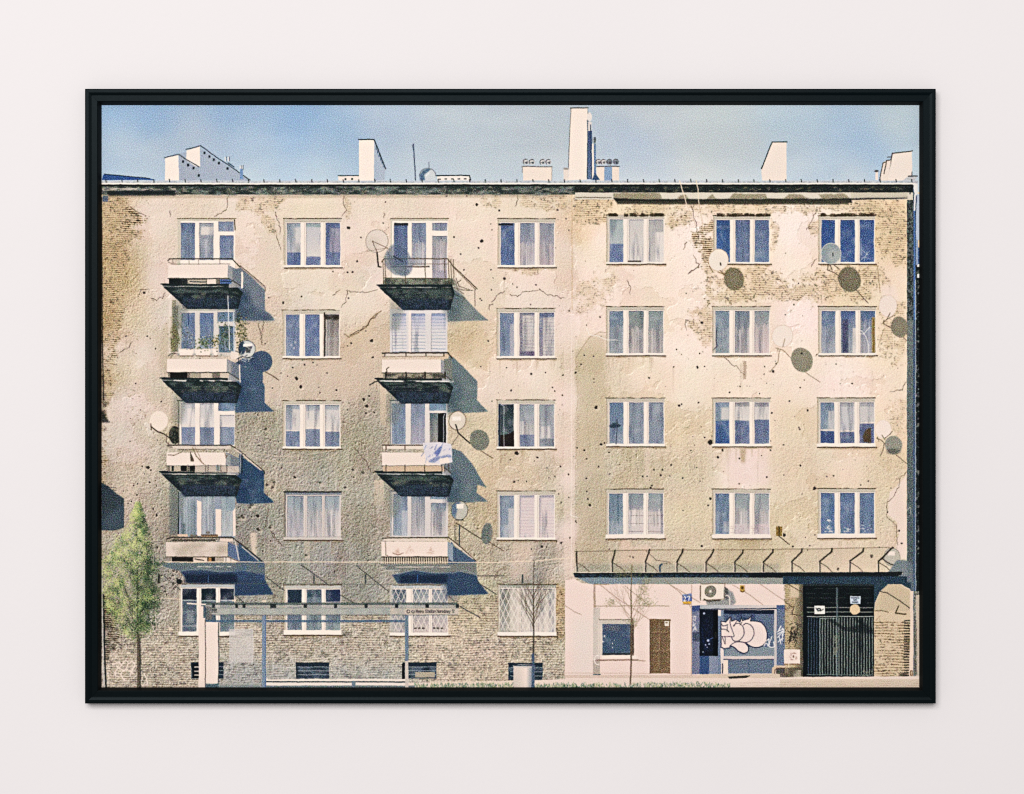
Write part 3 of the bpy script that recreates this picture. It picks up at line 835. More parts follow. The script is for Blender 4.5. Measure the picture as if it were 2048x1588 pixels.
    window(1637, 613, 1752, 711, [[('g', (84, 100, 148), (160, 162, 172)), ('c', .4, 1, (180, 178, 180), .5)],
                                  [('g', (70, 86, 144), (150, 150, 170)), ('r', .1, .2, .5, 1, (68, 62, 106)), ('c', .25, 1, (190, 186, 186), .35), ('r', .1, .3, .46, 1, (70, 64, 106)), ('r', .8, .4, 1, 1, CR)],
                                  [('g', (76, 92, 146), (170, 164, 170)), ('c', .22, 1, (210, 202, 200), .7), ('r', .78, .15, 1, 1, (166, 136, 70), .9), ('r', .86, .2, .95, 1, (112, 86, 28), .8)]])
    for pts in ([(1714, 657), (1724, 662), (1732, 672), (1737, 690), (1736, 706), (1728, 716), (1712, 714)], [(1716, 667), (1728, 668), (1734, 660), (1740, 654)]):
        line(pts, 1.3, (244, 236, 226), .95)
    line([(1434, 655), (1432, 680), (1434, 692), (1427, 700)], 1.5, (40, 38, 44), .8)
    line([(1174, 656), (1178, 669), (1195, 672), (1215, 680), (1236, 680)], 1.4, (246, 236, 224), .9)
    # row 3
    window(566, 801, 681, 898, [[('g', (150, 150, 178), (190, 184, 190)), ('r', .45, .1, 1, .6, CR, .85), ('b', .62, 1, (104, 110, 160)), ('b', .6, .63, PALE)],
                                [('b', 0, .15, (150, 152, 172), (196, 190, 190)), ('b', .15, .58, (218, 208, 200), (228, 216, 204)), ('b', .58, 1, (112, 116, 160)), ('b', .54, .58, PALE)],
                                [('b', 0, .12, (150, 152, 172), (190, 186, 188)), ('b', .12, .64, (212, 202, 196), (226, 214, 202)), ('b', .64, 1, (112, 114, 158)), ('b', .6, .64, PALE)]])
    window(994, 800, 1110, 898, [[('g', (44, 54, 60), (74, 82, 92)), ('b', .8, 1, (36, 28, 24))],
                                 [('g', (140, 140, 162), (190, 182, 184)), ('c', .45, .72, (228, 216, 206), .9), ('b', .72, 1, (98, 100, 146), (112, 110, 154))],
                                 [('g', (150, 148, 166), (186, 178, 182)), ('r', .1, .52, .72, .8, (216, 206, 200)), ('b', .82, 1, (124, 118, 140))]])
    poly([(1001, 870), (1018, 868), (1028, 862), (1028, 893), (1000, 893)], (38, 28, 24))
    line([(1000, 808), (1008, 813), (1008, 893)], 1.6, (176, 180, 184), .9)
    rect(997, 808, 1000, 893, (30, 44, 58))
    window(1213, 796, 1329, 893, [gb((88, 106, 150), (116, 124, 164)), gb((126, 130, 164), (128, 130, 166)), gb((134, 134, 166), (124, 126, 164))], bottom=5, botf=1)
    poly([(1217, 852), (1226, 847), (1233, 845), (1242, 851), (1236, 855), (1222, 856)], (52, 66, 80))
    line([(1234, 840), (1234, 860), (1232, 888)], 2, (66, 76, 92), .9)
    window(1425, 796, 1540, 893, [[('g', (110, 122, 164), (160, 162, 180)), ('r', .42, .12, 1, .42, CR, .8), ('b', .45, 1, (70, 90, 152), (54, 80, 148))],
                                  [('b', 0, .1, (166, 160, 160)), ('b', .1, .44, (216, 206, 198), (226, 214, 204)), ('b', .44, 1, (92, 98, 152))],
                                  [('b', 0, .1, (166, 160, 160)), ('b', .1, .42, (216, 206, 198), (226, 214, 204)), ('b', .42, 1, (96, 102, 154))]], bottom=5, botf=1)
    window(1635, 796, 1750, 894, [[('g', (98, 114, 156), (140, 146, 172)), ('r', .55, .2, 1, .68, (206, 198, 194), .85), ('b', .7, 1, (62, 74, 132)), ('b', .66, .7, PALE)],
                                  [('b', 0, .1, (176, 172, 172)), ('b', .1, .7, (204, 198, 196)), ('b', .7, 1, (90, 94, 146)), ('b', .69, .73, PALE)],
                                  [('b', 0, .1, (176, 172, 172)), ('b', .1, .5, (208, 200, 194)), ('b', .5, 1, (90, 90, 142)), ('b', .48, .52, PALE)]], bottom=7, botf=1)
    poly([(1742, 855), (1732, 860), (1726, 872), (1727, 884), (1742, 886)], (84, 66, 46), .95, .6)
    # row 4
    window(568, 983, 682, 1080, [[('g', (140, 148, 172), (196, 186, 190)), ('c', .3, 1, (220, 206, 202), .6)],
                                 [('g', (150, 158, 180), (206, 194, 192)), ('c', .35, 1, (232, 214, 206), .7)],
                                 [('g', (156, 162, 182), (214, 200, 194)), ('c', .35, 1, (236, 216, 206), .7)]],
           cols=[(.06, .34), (.41, .665), (.72, .97)], frame=(216, 204, 196), lint=(120, 128, 140))
    line([(569, 984), (682, 984)], 3, (44, 46, 46), .9)
    line([(570, 984), (570, 1074)], 2, (56, 60, 62), .8)
    rect(568, 1072, 682, 1080, (176, 168, 160), .5)
    window(994, 982, 1110, 1080, [[('g', (110, 120, 160), (150, 156, 184)), ('r', .6, .3, 1, 1, (220, 208, 202), .7), ('r', .3, .7, 1, 1, (206, 198, 198), .5)],
                                  [('g', (176, 168, 176), (222, 202, 198)), ('l', 13, (228, 208, 202), (206, 186, 186), .08)],
                                  [('g', (180, 170, 176), (226, 204, 198)), ('l', 13, (230, 210, 202), (208, 188, 188), .12)]])
    window(1212, 978, 1328, 1077, [[('g', (100, 116, 150), (132, 144, 172)), ('r', .6, 0, .72, .75, (72, 90, 120), .7), ('c', .72, 1, (220, 210, 206), .5)],
                                   [('g', (126, 134, 152), (176, 168, 166)), ('c', .4, .8, (232, 218, 208), .9), ('l', 5, (222, 206, 198), (130, 108, 108)), ('b', 0, .4, (126, 134, 152), (160, 158, 164)), ('c', .4, .8, (232, 218, 208), .95)],
                                   [('g', (128, 136, 154), (176, 168, 166)), ('l', 5, (222, 206, 198), (140, 112, 112)), ('b', 0, .45, (128, 136, 154), (170, 166, 168)), ('c', .42, .8, (228, 214, 206), .95)]], bottom=8, botf=1)
    window(1425, 978, 1540, 1077, [[('g', (88, 106, 152), (110, 126, 170)), ('r', .6, .7, 1, .95, (196, 188, 190), .6)],
                                   [('g', (140, 146, 162), (190, 180, 178)), ('c', .4, .8, (228, 214, 208), .85), ('r', 0, .75, 1, 1, (216, 198, 194), .85)],
                                   [('g', (150, 152, 166), (196, 184, 182)), ('c', .45, .8, (228, 212, 206), .8), ('r', 0, .75, 1, 1, (222, 200, 196), .85)]], bottom=8, botf=1)
    for x0 in (1457, 1498):
        for k in range(4):
            line([(x0 + 4, 1053 + k * 4), (x0 + 30, 1054 + k * 4)], 1, (150, 122, 122), .6, tex=(NF, .3, .6))
    window(1636, 977, 1750, 1076, [gb((76, 96, 152), (82, 104, 158)), gb((80, 98, 152), (90, 106, 158)), gb((84, 102, 154), (96, 112, 162))], bottom=8, botf=1)
    for k in range(60):
        c0 = [(1657, 1042, 5, 4), (1656, 1056, 5, 4), (1695, 1060, 9, 6), (1726, 1056, 13, 8), (1660, 1062, 9, 2)][k % 5]
        ell(c0[0] + rng.normal() * c0[2] * .6, c0[1] + rng.normal() * c0[3] * .5, rng.uniform(.8, 2), rng.uniform(.6, 1.4), (226, 220, 216), .8)
    # right-hand ledges
    for x0 in (1213, 1425, 1636):
        rect(x0 + 1, 1070, x0 + 115, 1076, (242, 226, 212))
    # ground floor left
    NV2 = (30, 36, 50)
    window(358, 1168, 470, 1272, [[('g', NV2, (24, 28, 40)), ('b', .27, 1, (74, 80, 102), (90, 96, 120)), ('r', .3, .5, .8, .8, (130, 132, 146), .6), ('b', .26, .29, (170, 176, 184)), ('b', .86, .88, (176, 172, 172))],
                                  [('g', (26, 38, 46), (34, 42, 52)), ('b', .28, 1, (66, 74, 92), (84, 92, 112)), ('b', .27, .3, (170, 176, 184))],
                                  [('g', (30, 38, 54), (26, 32, 46)), ('b', .27, 1, (84, 94, 114), (100, 108, 126)), ('b', .26, .29, (190, 190, 190))]],
           cols=[(.062, .31), (.40, .655), (.74, .985)], lint=(170, 176, 178), bottom=9)
    window(568, 1170, 682, 1270, [[('g', (36, 52, 66), (30, 40, 60)), ('b', .33, .42, (206, 202, 200)), ('b', .42, 1, (64, 74, 108), (120, 124, 150))],
                                  [('g', (50, 62, 86), (64, 78, 106)), ('b', .18, 1, (96, 108, 130), (120, 126, 142))],
                                  [('g', (32, 44, 74), (40, 56, 92)), ('b', .3, .5, (206, 198, 194)), ('b', .5, 1, (96, 104, 128), (132, 138, 150))]],
           cols=[(.062, .31), (.40, .655), (.735, .985)], lint=(186, 184, 176), bottom=10)
    window(780, 1170, 896, 1272, [[('g', (86, 92, 112), (190, 178, 170))], [('g', (126, 126, 146), (206, 186, 176))], [('g', (126, 126, 148), (208, 186, 178))]],
           cols=[(.03, .28), (.40, .67), (.73, .99)], lint=(176, 182, 184), bottom=7)
    rect(779, 1170, 786, 1262, (196, 192, 184), .6)
    window(996, 1169, 1112, 1272, [[('g', (128, 124, 106), (186, 176, 158))], [('g', (190, 180, 166), (222, 206, 192))], [('g', (200, 190, 174), (228, 210, 196))]],
           cols=[(.04, .32), (.40, .67), (.69, .97)], lint=(150, 150, 138), bottom=8, frame=(226, 212, 198))
    rect(1020, 1178, 1036, 1262, (226, 212, 200), .7, soft=1)

    def lattice(x0, y0, x1, y1, step, col, slope=2.2, w=1.3, al=.9):
        h = y1 - y0
        k = x0 - h / slope
        while k < x1:
            for sgn in (1, -1):
                p0 = (k, y0) if sgn > 0 else (k + h / slope, y0)
                p1 = (k + h / slope, y1) if sgn > 0 else (k, y1)
                (ax, ay), (bx_, by) = p0, p1
                if ax > bx_:
                    ax, ay, bx_, by = bx_, by, ax, ay
                if bx_ <= x0 or ax >= x1:
                    continue
                t0 = max(0, (x0 - ax) / (bx_ - ax))
                t1 = min(1, (x1 - ax) / (bx_ - ax))
                line([(ax + (bx_ - ax) * t0, ay + (by - ay) * t0), (ax + (bx_ - ax) * t1, ay + (by - ay) * t1)], w, col, al)
            k += step

    for a, b in ((784, 814), (824, 858), (864, 895)):
        lattice(a, 1173, b, 1262, 11, (240, 226, 212))
    for a, b in ((998, 1034), (1038, 1074), (1076, 1110)):
        lattice(a, 1173, b, 1260, 11, (238, 226, 212), w=1.5)
    for a in (828, 836, 844, 866, 873, 881):
        rect(a, 1255, a + 5, 1258, (60, 50, 44), .8)

    # cellar lights
    def cellar(x0, y0, x1, y1, bars=3):
        rect(x0, y0, x1, y1, (32, 42, 52))
        rect(x0, y0 + 8, x1, y1, (110, 124, 138), .6, tex=(NM, .35, .7))
        for i in range(bars):
            y = y0 + (y1 - y0) * (i + 1) / (bars + 1)
            line([(x0 + 4, y), (x1 - 1, y)], 1.3, (190, 196, 200), .8)
        line([(x0, y0), (x1, y0)], 2, (28, 40, 48))

    cellar(382, 1326, 447, 1357)
    rect(384, 1328, 397, 1356, (20, 24, 28))
    for y in (1333, 1341, 1349):
        rect(388, y, 398, y + 2.4, (214, 200, 186))
    cellar(592, 1326, 658, 1357)
    cellar(806, 1326, 873, 1357)
    rect(830, 1344, 870, 1355, (178, 166, 146))
    cellar(1017, 1327, 1085, 1360)

    # ======================================================================= balconies
    def shade(pts, col, al=.9, soft=.7):
        poly(pts, col, al, soft)

    # A: column of windows behind the left balconies, C: behind the right ones
    # --- window A1
    rect(355, 436, 470, 540, (206, 196, 178))
    rect(361, 442, 470, 540, WHT)
    line([(355, 437), (472, 437)], 1.8, (96, 78, 54), .8)
    pane(362, 446, 390, 520, [('g', (82, 96, 148), (104, 114, 162)), ('c', 0, 1, (150, 152, 182), .25)])
    pane(399, 446, 427, 520, [('g', (160, 160, 166), (128, 128, 164)), ('r', .1, .1, 1, .32, (222, 210, 200)), ('r', .4, .45, .55, .95, (196, 190, 198), .7)])
    pane(437, 443, 467, 463, gb((112, 118, 166), (122, 126, 170)))
    pane(440, 471, 467, 520, [('g', (88, 98, 156), (112, 118, 164)), ('r', .7, .6, .9, .9, (166, 166, 186), .6)])
    line([(469, 440), (470, 460)], 1.8, (60, 48, 34))
    # --- A2 (plants)
    rect(344, 600, 352, 700, (150, 138, 112), .8)
    rect(345, 612, 358, 705, (112, 112, 92), .9, soft=1.5)
    rect(356, 618, 472, 710, (186, 182, 170))
    rect(362, 622, 472, 710, (214, 206, 198))
    pane(363, 626, 390, 697, gb((88, 106, 160), (92, 104, 142)))
    pane(400, 626, 427, 697, gb((84, 102, 160), (98, 112, 154)))
    pane(435, 624, 469, 643, gb((84, 106, 150), (98, 118, 156)))
    pane(438, 652, 469, 705, gb((76, 98, 140), (84, 100, 128)))
    # --- A3
    rect(355, 800, 470, 892, (196, 188, 172))
    rect(360, 804, 470, 892, (240, 226, 214))
    line([(355, 801), (470, 801)], 2, (44, 40, 36))
    line([(357, 801), (357, 890)], 1.6, (84, 76, 64))
    pane(363, 807, 390, 890, [('b', 0, .5, (196, 192, 192), (222, 212, 206)), ('b', .5, .58, CR), ('b', .57, 1, (106, 112, 166), (120, 122, 168)), ('r', .45, .12, .98, .5, (236, 222, 212), .7)])
    pane(400, 807, 428, 890, [('b', 0, .58, (204, 198, 196), (228, 216, 206)), ('b', .57, 1, (106, 112, 160), (122, 122, 164)), ('r', .1, .36, .55, .5, (240, 226, 214), .6)])
    pane(437, 804, 469, 822, gb((84, 106, 156), (96, 116, 162)))
    pane(440, 830, 469, 890, [('b', 0, .4, (214, 204, 200), (230, 216, 206)), ('b', .4, 1, (112, 118, 166), (116, 122, 164))])
    # --- A4 (in shade)
    rect(339, 960, 358, 1070, (100, 108, 104), .75, soft=2)
    rect(357, 983, 470, 1075, (150, 158, 170))
    line([(357, 984), (357, 1070)], 2, INK)
    pane(362, 988, 391, 1072, [('g', (128, 140, 168), (96, 110, 126)), ('c', .05, 1, (196, 196, 204), .55), ('r', .1, .7, .3, 1, (56, 70, 84), .6)])
    pane(404, 988, 430, 1072, [('g', (138, 150, 172), (166, 168, 172)), ('c', .1, 1, (206, 206, 208), .6)])
    pane(442, 988, 469, 1072, [('g', (126, 140, 172), (170, 174, 186)), ('c', .4, 1, (220, 212, 208), .7)])
    poly([(394, 1000), (403, 1004), (403, 1072), (394, 1072)], (240, 220, 206))
    poly([(431, 1018), (442, 1018), (442, 1072), (431, 1072)], (240, 220, 206))
    poly([(465, 1024), (471, 1014), (471, 1072), (466, 1072)], (238, 218, 204))
    # --- C1
    rect(781, 436, 896, 560, (206, 196, 178))
    rect(784, 442, 896, 560, WHT)
    line([(781, 437), (897, 437)], 1.8, (96, 78, 54), .8)
    pane(788, 450, 815, 531, gb((82, 94, 148), (98, 108, 158)))
    rect(788, 446, 816, 451, (44, 44, 50))
    pane(824, 446, 852, 531, [('g', (108, 114, 162), (130, 130, 166)), ('c', .45, 1, (222, 208, 202), .8)])
    pane(865, 446, 894, 461, gb((122, 120, 160), (132, 130, 164)))
    pane(865, 472, 894, 558, [('g', (138, 130, 154), (170, 160, 170)), ('c', .12, .8, (220, 204, 198), .75)])
    rect(781, 532, 860, 535, (60, 48, 40), .7)
    # --- C2 blinds
    rect(780, 618, 895, 708, (222, 214, 210))
    for a, b in ((785, 812), (823, 850), (863, 891)):
        pane(a, 627, b, 706, [('g', (150, 158, 196), (226, 214, 212)), ('l', 12, (230, 220, 214), (134, 142, 184))])
        grad(a, 627, b, 665, (130, 142, 196), (226, 216, 212), .35)
    rect(817, 620, 822, 706, (238, 224, 214))
    # --- C3
    rect(780, 801, 895, 892, (226, 216, 208))
    line([(780, 801), (896, 801)], 2, (40, 44, 50))
    line([(781, 802), (781, 890)], 1.4, (110, 112, 112))
    pane(784, 807, 811, 888, [('g', (100, 114, 166), (120, 132, 176)), ('c', 0, 1, (160, 164, 194), .3)])
    pane(822, 807, 850, 888, [('g', (112, 122, 166), (166, 160, 176)), ('c', .55, 1, (206, 196, 198), .5)])
    pane(859, 803, 892, 821, gb((92, 122, 178), (106, 132, 182)))
    rect(860, 826, 892, 890, (28, 26, 26))
    pane(860, 826, 876, 890, [('g', (84, 100, 112), (140, 130, 124)), ('c', .2, 1, (206, 190, 178), .5)])
    line([(889, 828), (887, 834), (887, 888)], 1.6, (196, 200, 202), .9)
    # --- C4
    rect(780, 982, 896, 1074, (218, 208, 202))
    line([(780, 982), (896, 982)], 2, (60, 72, 84))
    line([(782, 984), (782, 1072)], 1.6, (120, 122, 122))
    pane(787, 988, 815, 1071, [('g', (110, 120, 162), (150, 156, 184)), ('r', .6, .4, 1, 1, (206, 202, 204), .6)])
    pane(823, 986, 850, 1071, [('g', (126, 132, 164), (180, 172, 176)), ('c', .2, 1, (220, 206, 200), .6)])
    pane(861, 985, 892, 998, gb((108, 126, 172), (122, 136, 176)))
    pane(862, 1006, 892, 1071, [('g', (120, 128, 162), (206, 192, 186)), ('c', .25, 1, (232, 214, 204), .8)])

    # wall shadows under the balconies
    AB = [569, 757, 944, 1126]
    for i, y in enumerate(AB):
        dk = [(104, 115, 126), (58, 80, 104), (38, 64, 92), (50, 74, 104)][i]
        dk2 = [(46, 64, 84), (34, 52, 78), (28, 46, 76), (26, 44, 72)][i]
        if i == 0:
            p = [(466, 540), (482, 535), (530, 580), (530, 621), (540, 628), (549, 641), (470, 641), (470, 600)]
        elif i == 1:
            p = [(466, 730), (486, 716), (500, 716), (512, 706), (526, 742), (525, 765), (529, 772), (529, 805), (549, 823), (470, 825)]
        elif i == 2:
            p = [(480, 900), (488, 917), (528, 943), (528, 985), (549, 1005), (500, 1008), (474, 1006), (470, 990)]
        else:
            p = [(478, 1085), (482, 1090), (529, 1124), (529, 1158), (547, 1189), (470, 1191), (470, 1150)]
        shade(p, dk, .94, .6)
        if i == 0:
            shade([(478, 585), (495, 590), (505, 610), (530, 626), (549, 641), (470, 641)], dk2, .6, 4)
        ell(485, y + 30, 14, 22, dk2, .7, soft=9)
        rect(466, y + 14, 528, y + 70, (120, 140, 160), .3, tex=(NM, .5, .75))
    ell(523, 723, 22, 21, (58, 76, 100), .94)
    for i, y in enumerate([571, 758, 944, 1128]):
        dk = [(118, 128, 126), (98, 114, 116), (92, 108, 116), (64, 86, 110)][i]
        dk2 = [(60, 78, 86), (54, 74, 84), (52, 72, 90), (30, 50, 78)][i]
        if i == 0:
            p = [(905, 578), (925, 590), (958, 625), (976, 641), (895, 643), (895, 600)]
        elif i == 1:
            p = [(898, 712), (908, 716), (930, 737), (955, 763), (954, 800), (976, 823), (930, 826), (895, 824)]
        elif i == 2:
            p = [(903, 897), (922, 902), (945, 928), (957, 950), (973, 975), (955, 969), (953, 985), (976, 1003), (935, 1005), (895, 1004), (895, 960)]
        else:
            p = [(902, 1082), (908, 1092), (952, 1122), (954, 1160), (977, 1187), (935, 1190), (895, 1191), (893, 1140)]
        shade(p, dk, .94, .6)
        ell(905, y + 34, 16, 30, dk2, .75, soft=10)
        rect(896, y + 14, 955, y + 68, (150, 160, 160), .3, tex=(NM, .5, .75))

    def balcony(x0, x1, sx, y, kind, top=52):
        """front x0..x1, side wall out to sx, slab top at y"""
        w = x1 - x0
        # shade cast on the wall beneath, left jamb shade
        poly([(x0 + 12, y + 26), (x0 + 40, y + 48), (x0 + 30, y + 90), (x0 + 12, y + 90)], (112, 118, 108), .45, 3)
        # soffit
        poly([(x0 - 10, y + 4), (x1 + 2, y + 4), (sx + 2, y + 20), (sx - 6, y + 49), (x0 + 38, y + 49)], (26, 33, 38))
        rect(x0 + 30, y + 26, sx - 8, y + 48, (46, 58, 74), .95, soft=2, tex=(NF, .2, .6))
        poly([(x0 + 4, y + 10), (x1, y + 9), (sx, y + 22), (sx - 3, y + 28), (x0 + 24, y + 28)], (92, 100, 88), .8, 1.5, tex=(NM, .46, .7))
        line([(x0 + 14, y + 23), (x1, y + 22), (sx, y + 30)], 1.2, (110, 116, 108), .5, tex=(NF, .3, .6))
        # slab edge
        poly([(x0 - 13, y - 1), (x1 + 4, y), (sx + 4, y + 17), (sx, y + 24), (x1, y + 15), (x0 + 2, y + 16)], (28, 36, 36))
        poly([(x0 + 2, y + 8), (x1, y + 8), (sx, y + 20), (x1, y + 16), (x0 + 12, y + 17)], (74, 86, 82), .9, 1, tex=(NH, .35, .6))
        line([(x0 - 10, y + 3.5), (x1, y + 4)], 1.8, (206, 204, 194), .8, tex=(NH, .3, .55))
        line([(x0 - 14, y - 1), (x1 + 3, y - 1), (sx + 2, y + 16)], 2.2, INK)
        # gap over slab
        if kind != 'rail':
            rect(x0 + 2, y - 12, x1 - 4, y - 1, (120, 112, 98))
            grad(x1 - 4, y - 12, sx - 2, y + 6, (168, 164, 162), (128, 130, 134), horiz=True)
            # parapet
            py0, py1 = y - 39, y - 12
            poly([(x0, py0), (x1 - 6, py0), (x1 - 4, py1), (x0, py1)], (240, 222, 208))
            poly([(x1 - 6, py0), (sx - 1, py0 + 12), (sx - 1, py1 + 14), (x1 - 6, py1)], (112, 120, 128), .95)
            poly([(x1 - 6, py0), (x1 + 3, py0 + 6), (x1 + 3, py1 + 7), (x1 - 6, py1)], (176, 172, 168), .7, 1)
            line([(x0, py1), (x1 - 4, py1), (sx, py1 + 15)], 1.6, (50, 46, 40), .9)

    # --- A balconies
    balcony(336, 462, 482, 569, 'panel')
    rect(338, 558, 374, 569, (26, 28, 28))
    rect(352, 558, 375, 568, (120, 118, 112), .5, tex=(NM, .4, .7))
    rect(376, 560, 412, 568, (196, 182, 164))
    line([(380, 563), (412, 564)], 1.6, INK)
    rect(414, 558, 432, 568, (232, 214, 200))
    rect(440, 559, 463, 568, (84, 104, 150))
    line([(440, 563), (464, 563)], 1.4, INK)
    line([(336, 521), (340, 517.5), (464, 517.5), (478, 532), (530, 575)], 1.8, (52, 44, 36))
    line([(337, 524), (344, 528), (460, 528)], 1.2, (110, 98, 84), .8)
    for x in (346, 378, 397, 440):
        line([(x, 518), (x, 528)], 1, (90, 80, 70), .8)
    line([(484, 545), (484, 575)], 4, (236, 220, 206))
    line([(482, 534), (530, 574)], 2.6, (232, 214, 200), .9)
    line([(480, 531), (529, 572)], 1.3, (60, 48, 40))
    line([(530, 574), (530, 582)], 1, (90, 76, 60))

    balcony(334, 460, 480, 757, 'panel')
    rect(340, 745, 374, 756, (26, 24, 22))
    rect(380, 746, 420, 756, (170, 158, 138))
    rect(402, 746, 424, 756, (222, 204, 184), .8)
    rect(440, 746, 458, 756, (206, 190, 172))
    line([(335, 706), (345, 705), (466, 706), (476, 718)], 2, (226, 210, 196))
    line([(336, 712), (344, 707), (352, 707)], 1.4, (70, 62, 54))
    rect(338, 707, 460, 713, (150, 144, 132), .6, tex=(NF, .3, .6))
    for x in range(446, 464, 4):
        line([(x, 706), (x, 712)], 1.4, (230, 216, 204))
    line([(479, 730), (480, 764)], 2.4, (228, 214, 202))
    # white splashes along slab edge
    for a, b in ((348, 372), (400, 405), (418, 428), (441, 462)):
        line([(a, 761), (b, 762)], 2.4, (222, 214, 204), .9)
    # planters
    for a, b in ((357, 388), (389, 422), (424, 437)):
        poly([(a, 697), (b, 697), (b - 3, 711), (a + 3, 711)], (242, 226, 212))
        line([(a, 698), (b, 698)], 1.4, (200, 184, 168), .8)
        line([(a + 4, 712), (b - 2, 712)], 1.8, (96, 64, 44), .8)
    rect(462, 702, 476, 718, (232, 216, 202))
    # plants
    for cx, cy, sx_, sy_, n, cols in [(347, 675, 8, 26, 130, ((70, 72, 40), (128, 122, 76), (160, 150, 104))), (408, 686, 13, 11, 130, ((56, 70, 40), (112, 122, 78), (210, 206, 190))),
                                      (430, 684, 7, 11, 70, ((56, 66, 40), (130, 124, 70), (200, 186, 150))), (450, 670, 12, 22, 220, ((40, 52, 40), (70, 84, 66), (110, 120, 96))),
                                      (483, 666, 10, 24, 170, ((40, 42, 28), (92, 96, 56), (150, 140, 92))), (376, 672, 12, 20, 70, ((90, 90, 84), (180, 180, 176), (120, 128, 150))),
                                      (476, 640, 5, 12, 30, ((30, 36, 34), (60, 64, 44), (90, 90, 60)))]:
        for k in range(n):
            x, y = cx + rng.normal() * sx_ * .6, cy + rng.normal() * sy_ * .6
            if y > 704:
                continue
            ell(x, y, rng.uniform(.7, 1.8), rng.uniform(.6, 1.5), cols[rng.integers(3)], .85)
    for k in range(26):
        x, y = 350 + rng.normal() * 7, 668 + rng.normal() * 14
        line([(x, y), (x + rng.normal() * 7, y + 12)], 1, (80, 78, 50), .7)
    line([(377, 626), (377, 650)], 1.4, (40, 58, 96))
    line([(338, 610), (338, 700)], 1.6, (226, 212, 196))
    line([(340, 596), (340, 706)], 1, (236, 220, 206))
    line([(456, 592), (459, 700)], 1.8, (226, 224, 220))
    line([(467, 625), (468, 704)], 2, (206, 210, 212))
    # dish on A2
    ell(494, 698, 17, 17, (206, 204, 198))
    ell(484, 696, 7, 13, (34, 52, 70), .9)
    ering(494, 698, 17, 17, 1.2, (60, 66, 70), .8)
    rect(486, 687, 505, 693, (240, 230, 220))
    poly([(490, 694), (505, 692), (500, 706), (492, 706)], (52, 54, 58), .8)
    for k in range(26):
        x, y = 486 + rng.normal() * 8, 716 + rng.normal() * 8
        line([(x, y), (x + rng.normal() * 6, y + rng.normal() * 5)], 1.4, (30, 40, 48) if k % 2 else (206, 206, 202), .85)
    line([(531, 744), (545, 752), (557, 760)], 1.6, (70, 56, 40), .9)

    balcony(333, 458, 480, 944, 'panel')
    rect(340, 932, 376, 943, (190, 174, 156))
    rect(344, 932, 348, 942, INK)
    rect(362, 931, 374, 942, (28, 26, 24))
    rect(380, 932, 390, 942, (28, 28, 26))
    rect(390, 932, 478, 945, (214, 196, 180), .8)
    rect(432, 930, 440, 942, (150, 152, 148))
    for x in (376, 388, 411, 416, 436, 442, 454):
        line([(x, 930), (x, 943)], 1.2, (60, 54, 46), .9)
    line([(335, 890.5), (462, 890.5), (484, 906), (528, 942), (529, 948)], 2, (44, 38, 32))
    line([(336, 893), (360, 899), (450, 898)], 1.3, (90, 80, 68))
    rect(345, 892, 462, 898, (226, 210, 196), .8)
    line([(470, 898), (484, 908), (522, 940)], 3, (226, 206, 190), .9)
    line([(484, 908), (484, 948)], 2, (40, 40, 40))
    line([(482, 905), (480, 945)], 1.6, (220, 206, 194), .8)
    poly([(380, 902), (388, 920), (388, 923), (381, 922)], (90, 76, 62))
    line([(385, 895), (392, 912), (408, 929)], 1.5, (120, 96, 74))
    line([(390, 895), (398, 910), (402, 922)], 1.2, (130, 104, 82), .7)
    line([(336, 910), (348, 911), (362, 905), (368, 899)], 1.2, (110, 92, 72))
    line([(450, 906), (452, 916), (455, 910)], 1.2, (96, 76, 54), .9)
    for a, b in ((345, 372), (395, 430), (452, 470)):
        line([(a, 948), (b, 949)], 2, (220, 210, 198), .8)
    # clothes lines
    line([(482, 900), (520, 908), (560, 913), (600, 912), (660, 902), (680, 896)], 1.1, (226, 208, 186), .8)
    line([(484, 904), (520, 918), (570, 926), (620, 925), (650, 919), (678, 904)], 1.1, (222, 204, 180), .8)
    line([(600, 912), (640, 908), (672, 903)], 1, (90, 84, 70), .6)

    # bottom balcony A4
    poly([(320, 1126), (468, 1126), (529, 1127), (529, 1150), (520, 1165), (360, 1143), (330, 1134)], (96, 108, 112), .95)
    poly([(360, 1143), (400, 1140), (440, 1145), (480, 1141), (529, 1150), (529, 1160), (546, 1188), (470, 1190), (470, 1168), (378, 1166)], (44, 62, 88), .93, .8)
    rect(370, 1148, 475, 1166, (20, 28, 44), .8, soft=2)
    line([(360, 1142), (396, 1137), (430, 1142), (470, 1143), (500, 1140)], 1.6, (130, 144, 156), .7)
    rect(395, 1132, 462, 1134.5, (214, 206, 196), .8, tex=(NH, .35, .55))
    line([(417, 1150), (417, 1165)], 1.4, (70, 104, 146), .8)
    rect(470, 1126, 529, 1160, (60, 88, 128), .5, tex=(NM, .4, .65))
    rect(340, 1114, 478, 1124, (180, 166, 148))
    rect(344, 1114, 386, 1124, (34, 28, 24))
    rect(387, 1115, 414, 1124, (226, 204, 186))
    line([(390, 1118), (408, 1121)], 1.5, (40, 30, 22))
    rect(415, 1114, 430, 1123, (46, 36, 28))
    rect(417, 1115, 423, 1123, (206, 150, 96), .8)
    rect(448, 1114, 478, 1123, (226, 212, 200))
    for x in (340, 374, 386, 452, 462):
        line([(x, 1113), (x, 1124)], 1.1, (60, 56, 50), .8)
    poly([(332, 1084), (455, 1084), (455, 1114), (332, 1114)], (224, 206, 192))
    rect(334, 1085, 455, 1113, (160, 146, 124), .45, soft=2, tex=(NC, .5, .62))
    poly([(432, 1090), (456, 1088), (455, 1108), (436, 1106)], (150, 138, 112), .5, 4)
    poly([(456, 1084), (476, 1092), (478, 1122), (456, 1112)], (96, 112, 138))
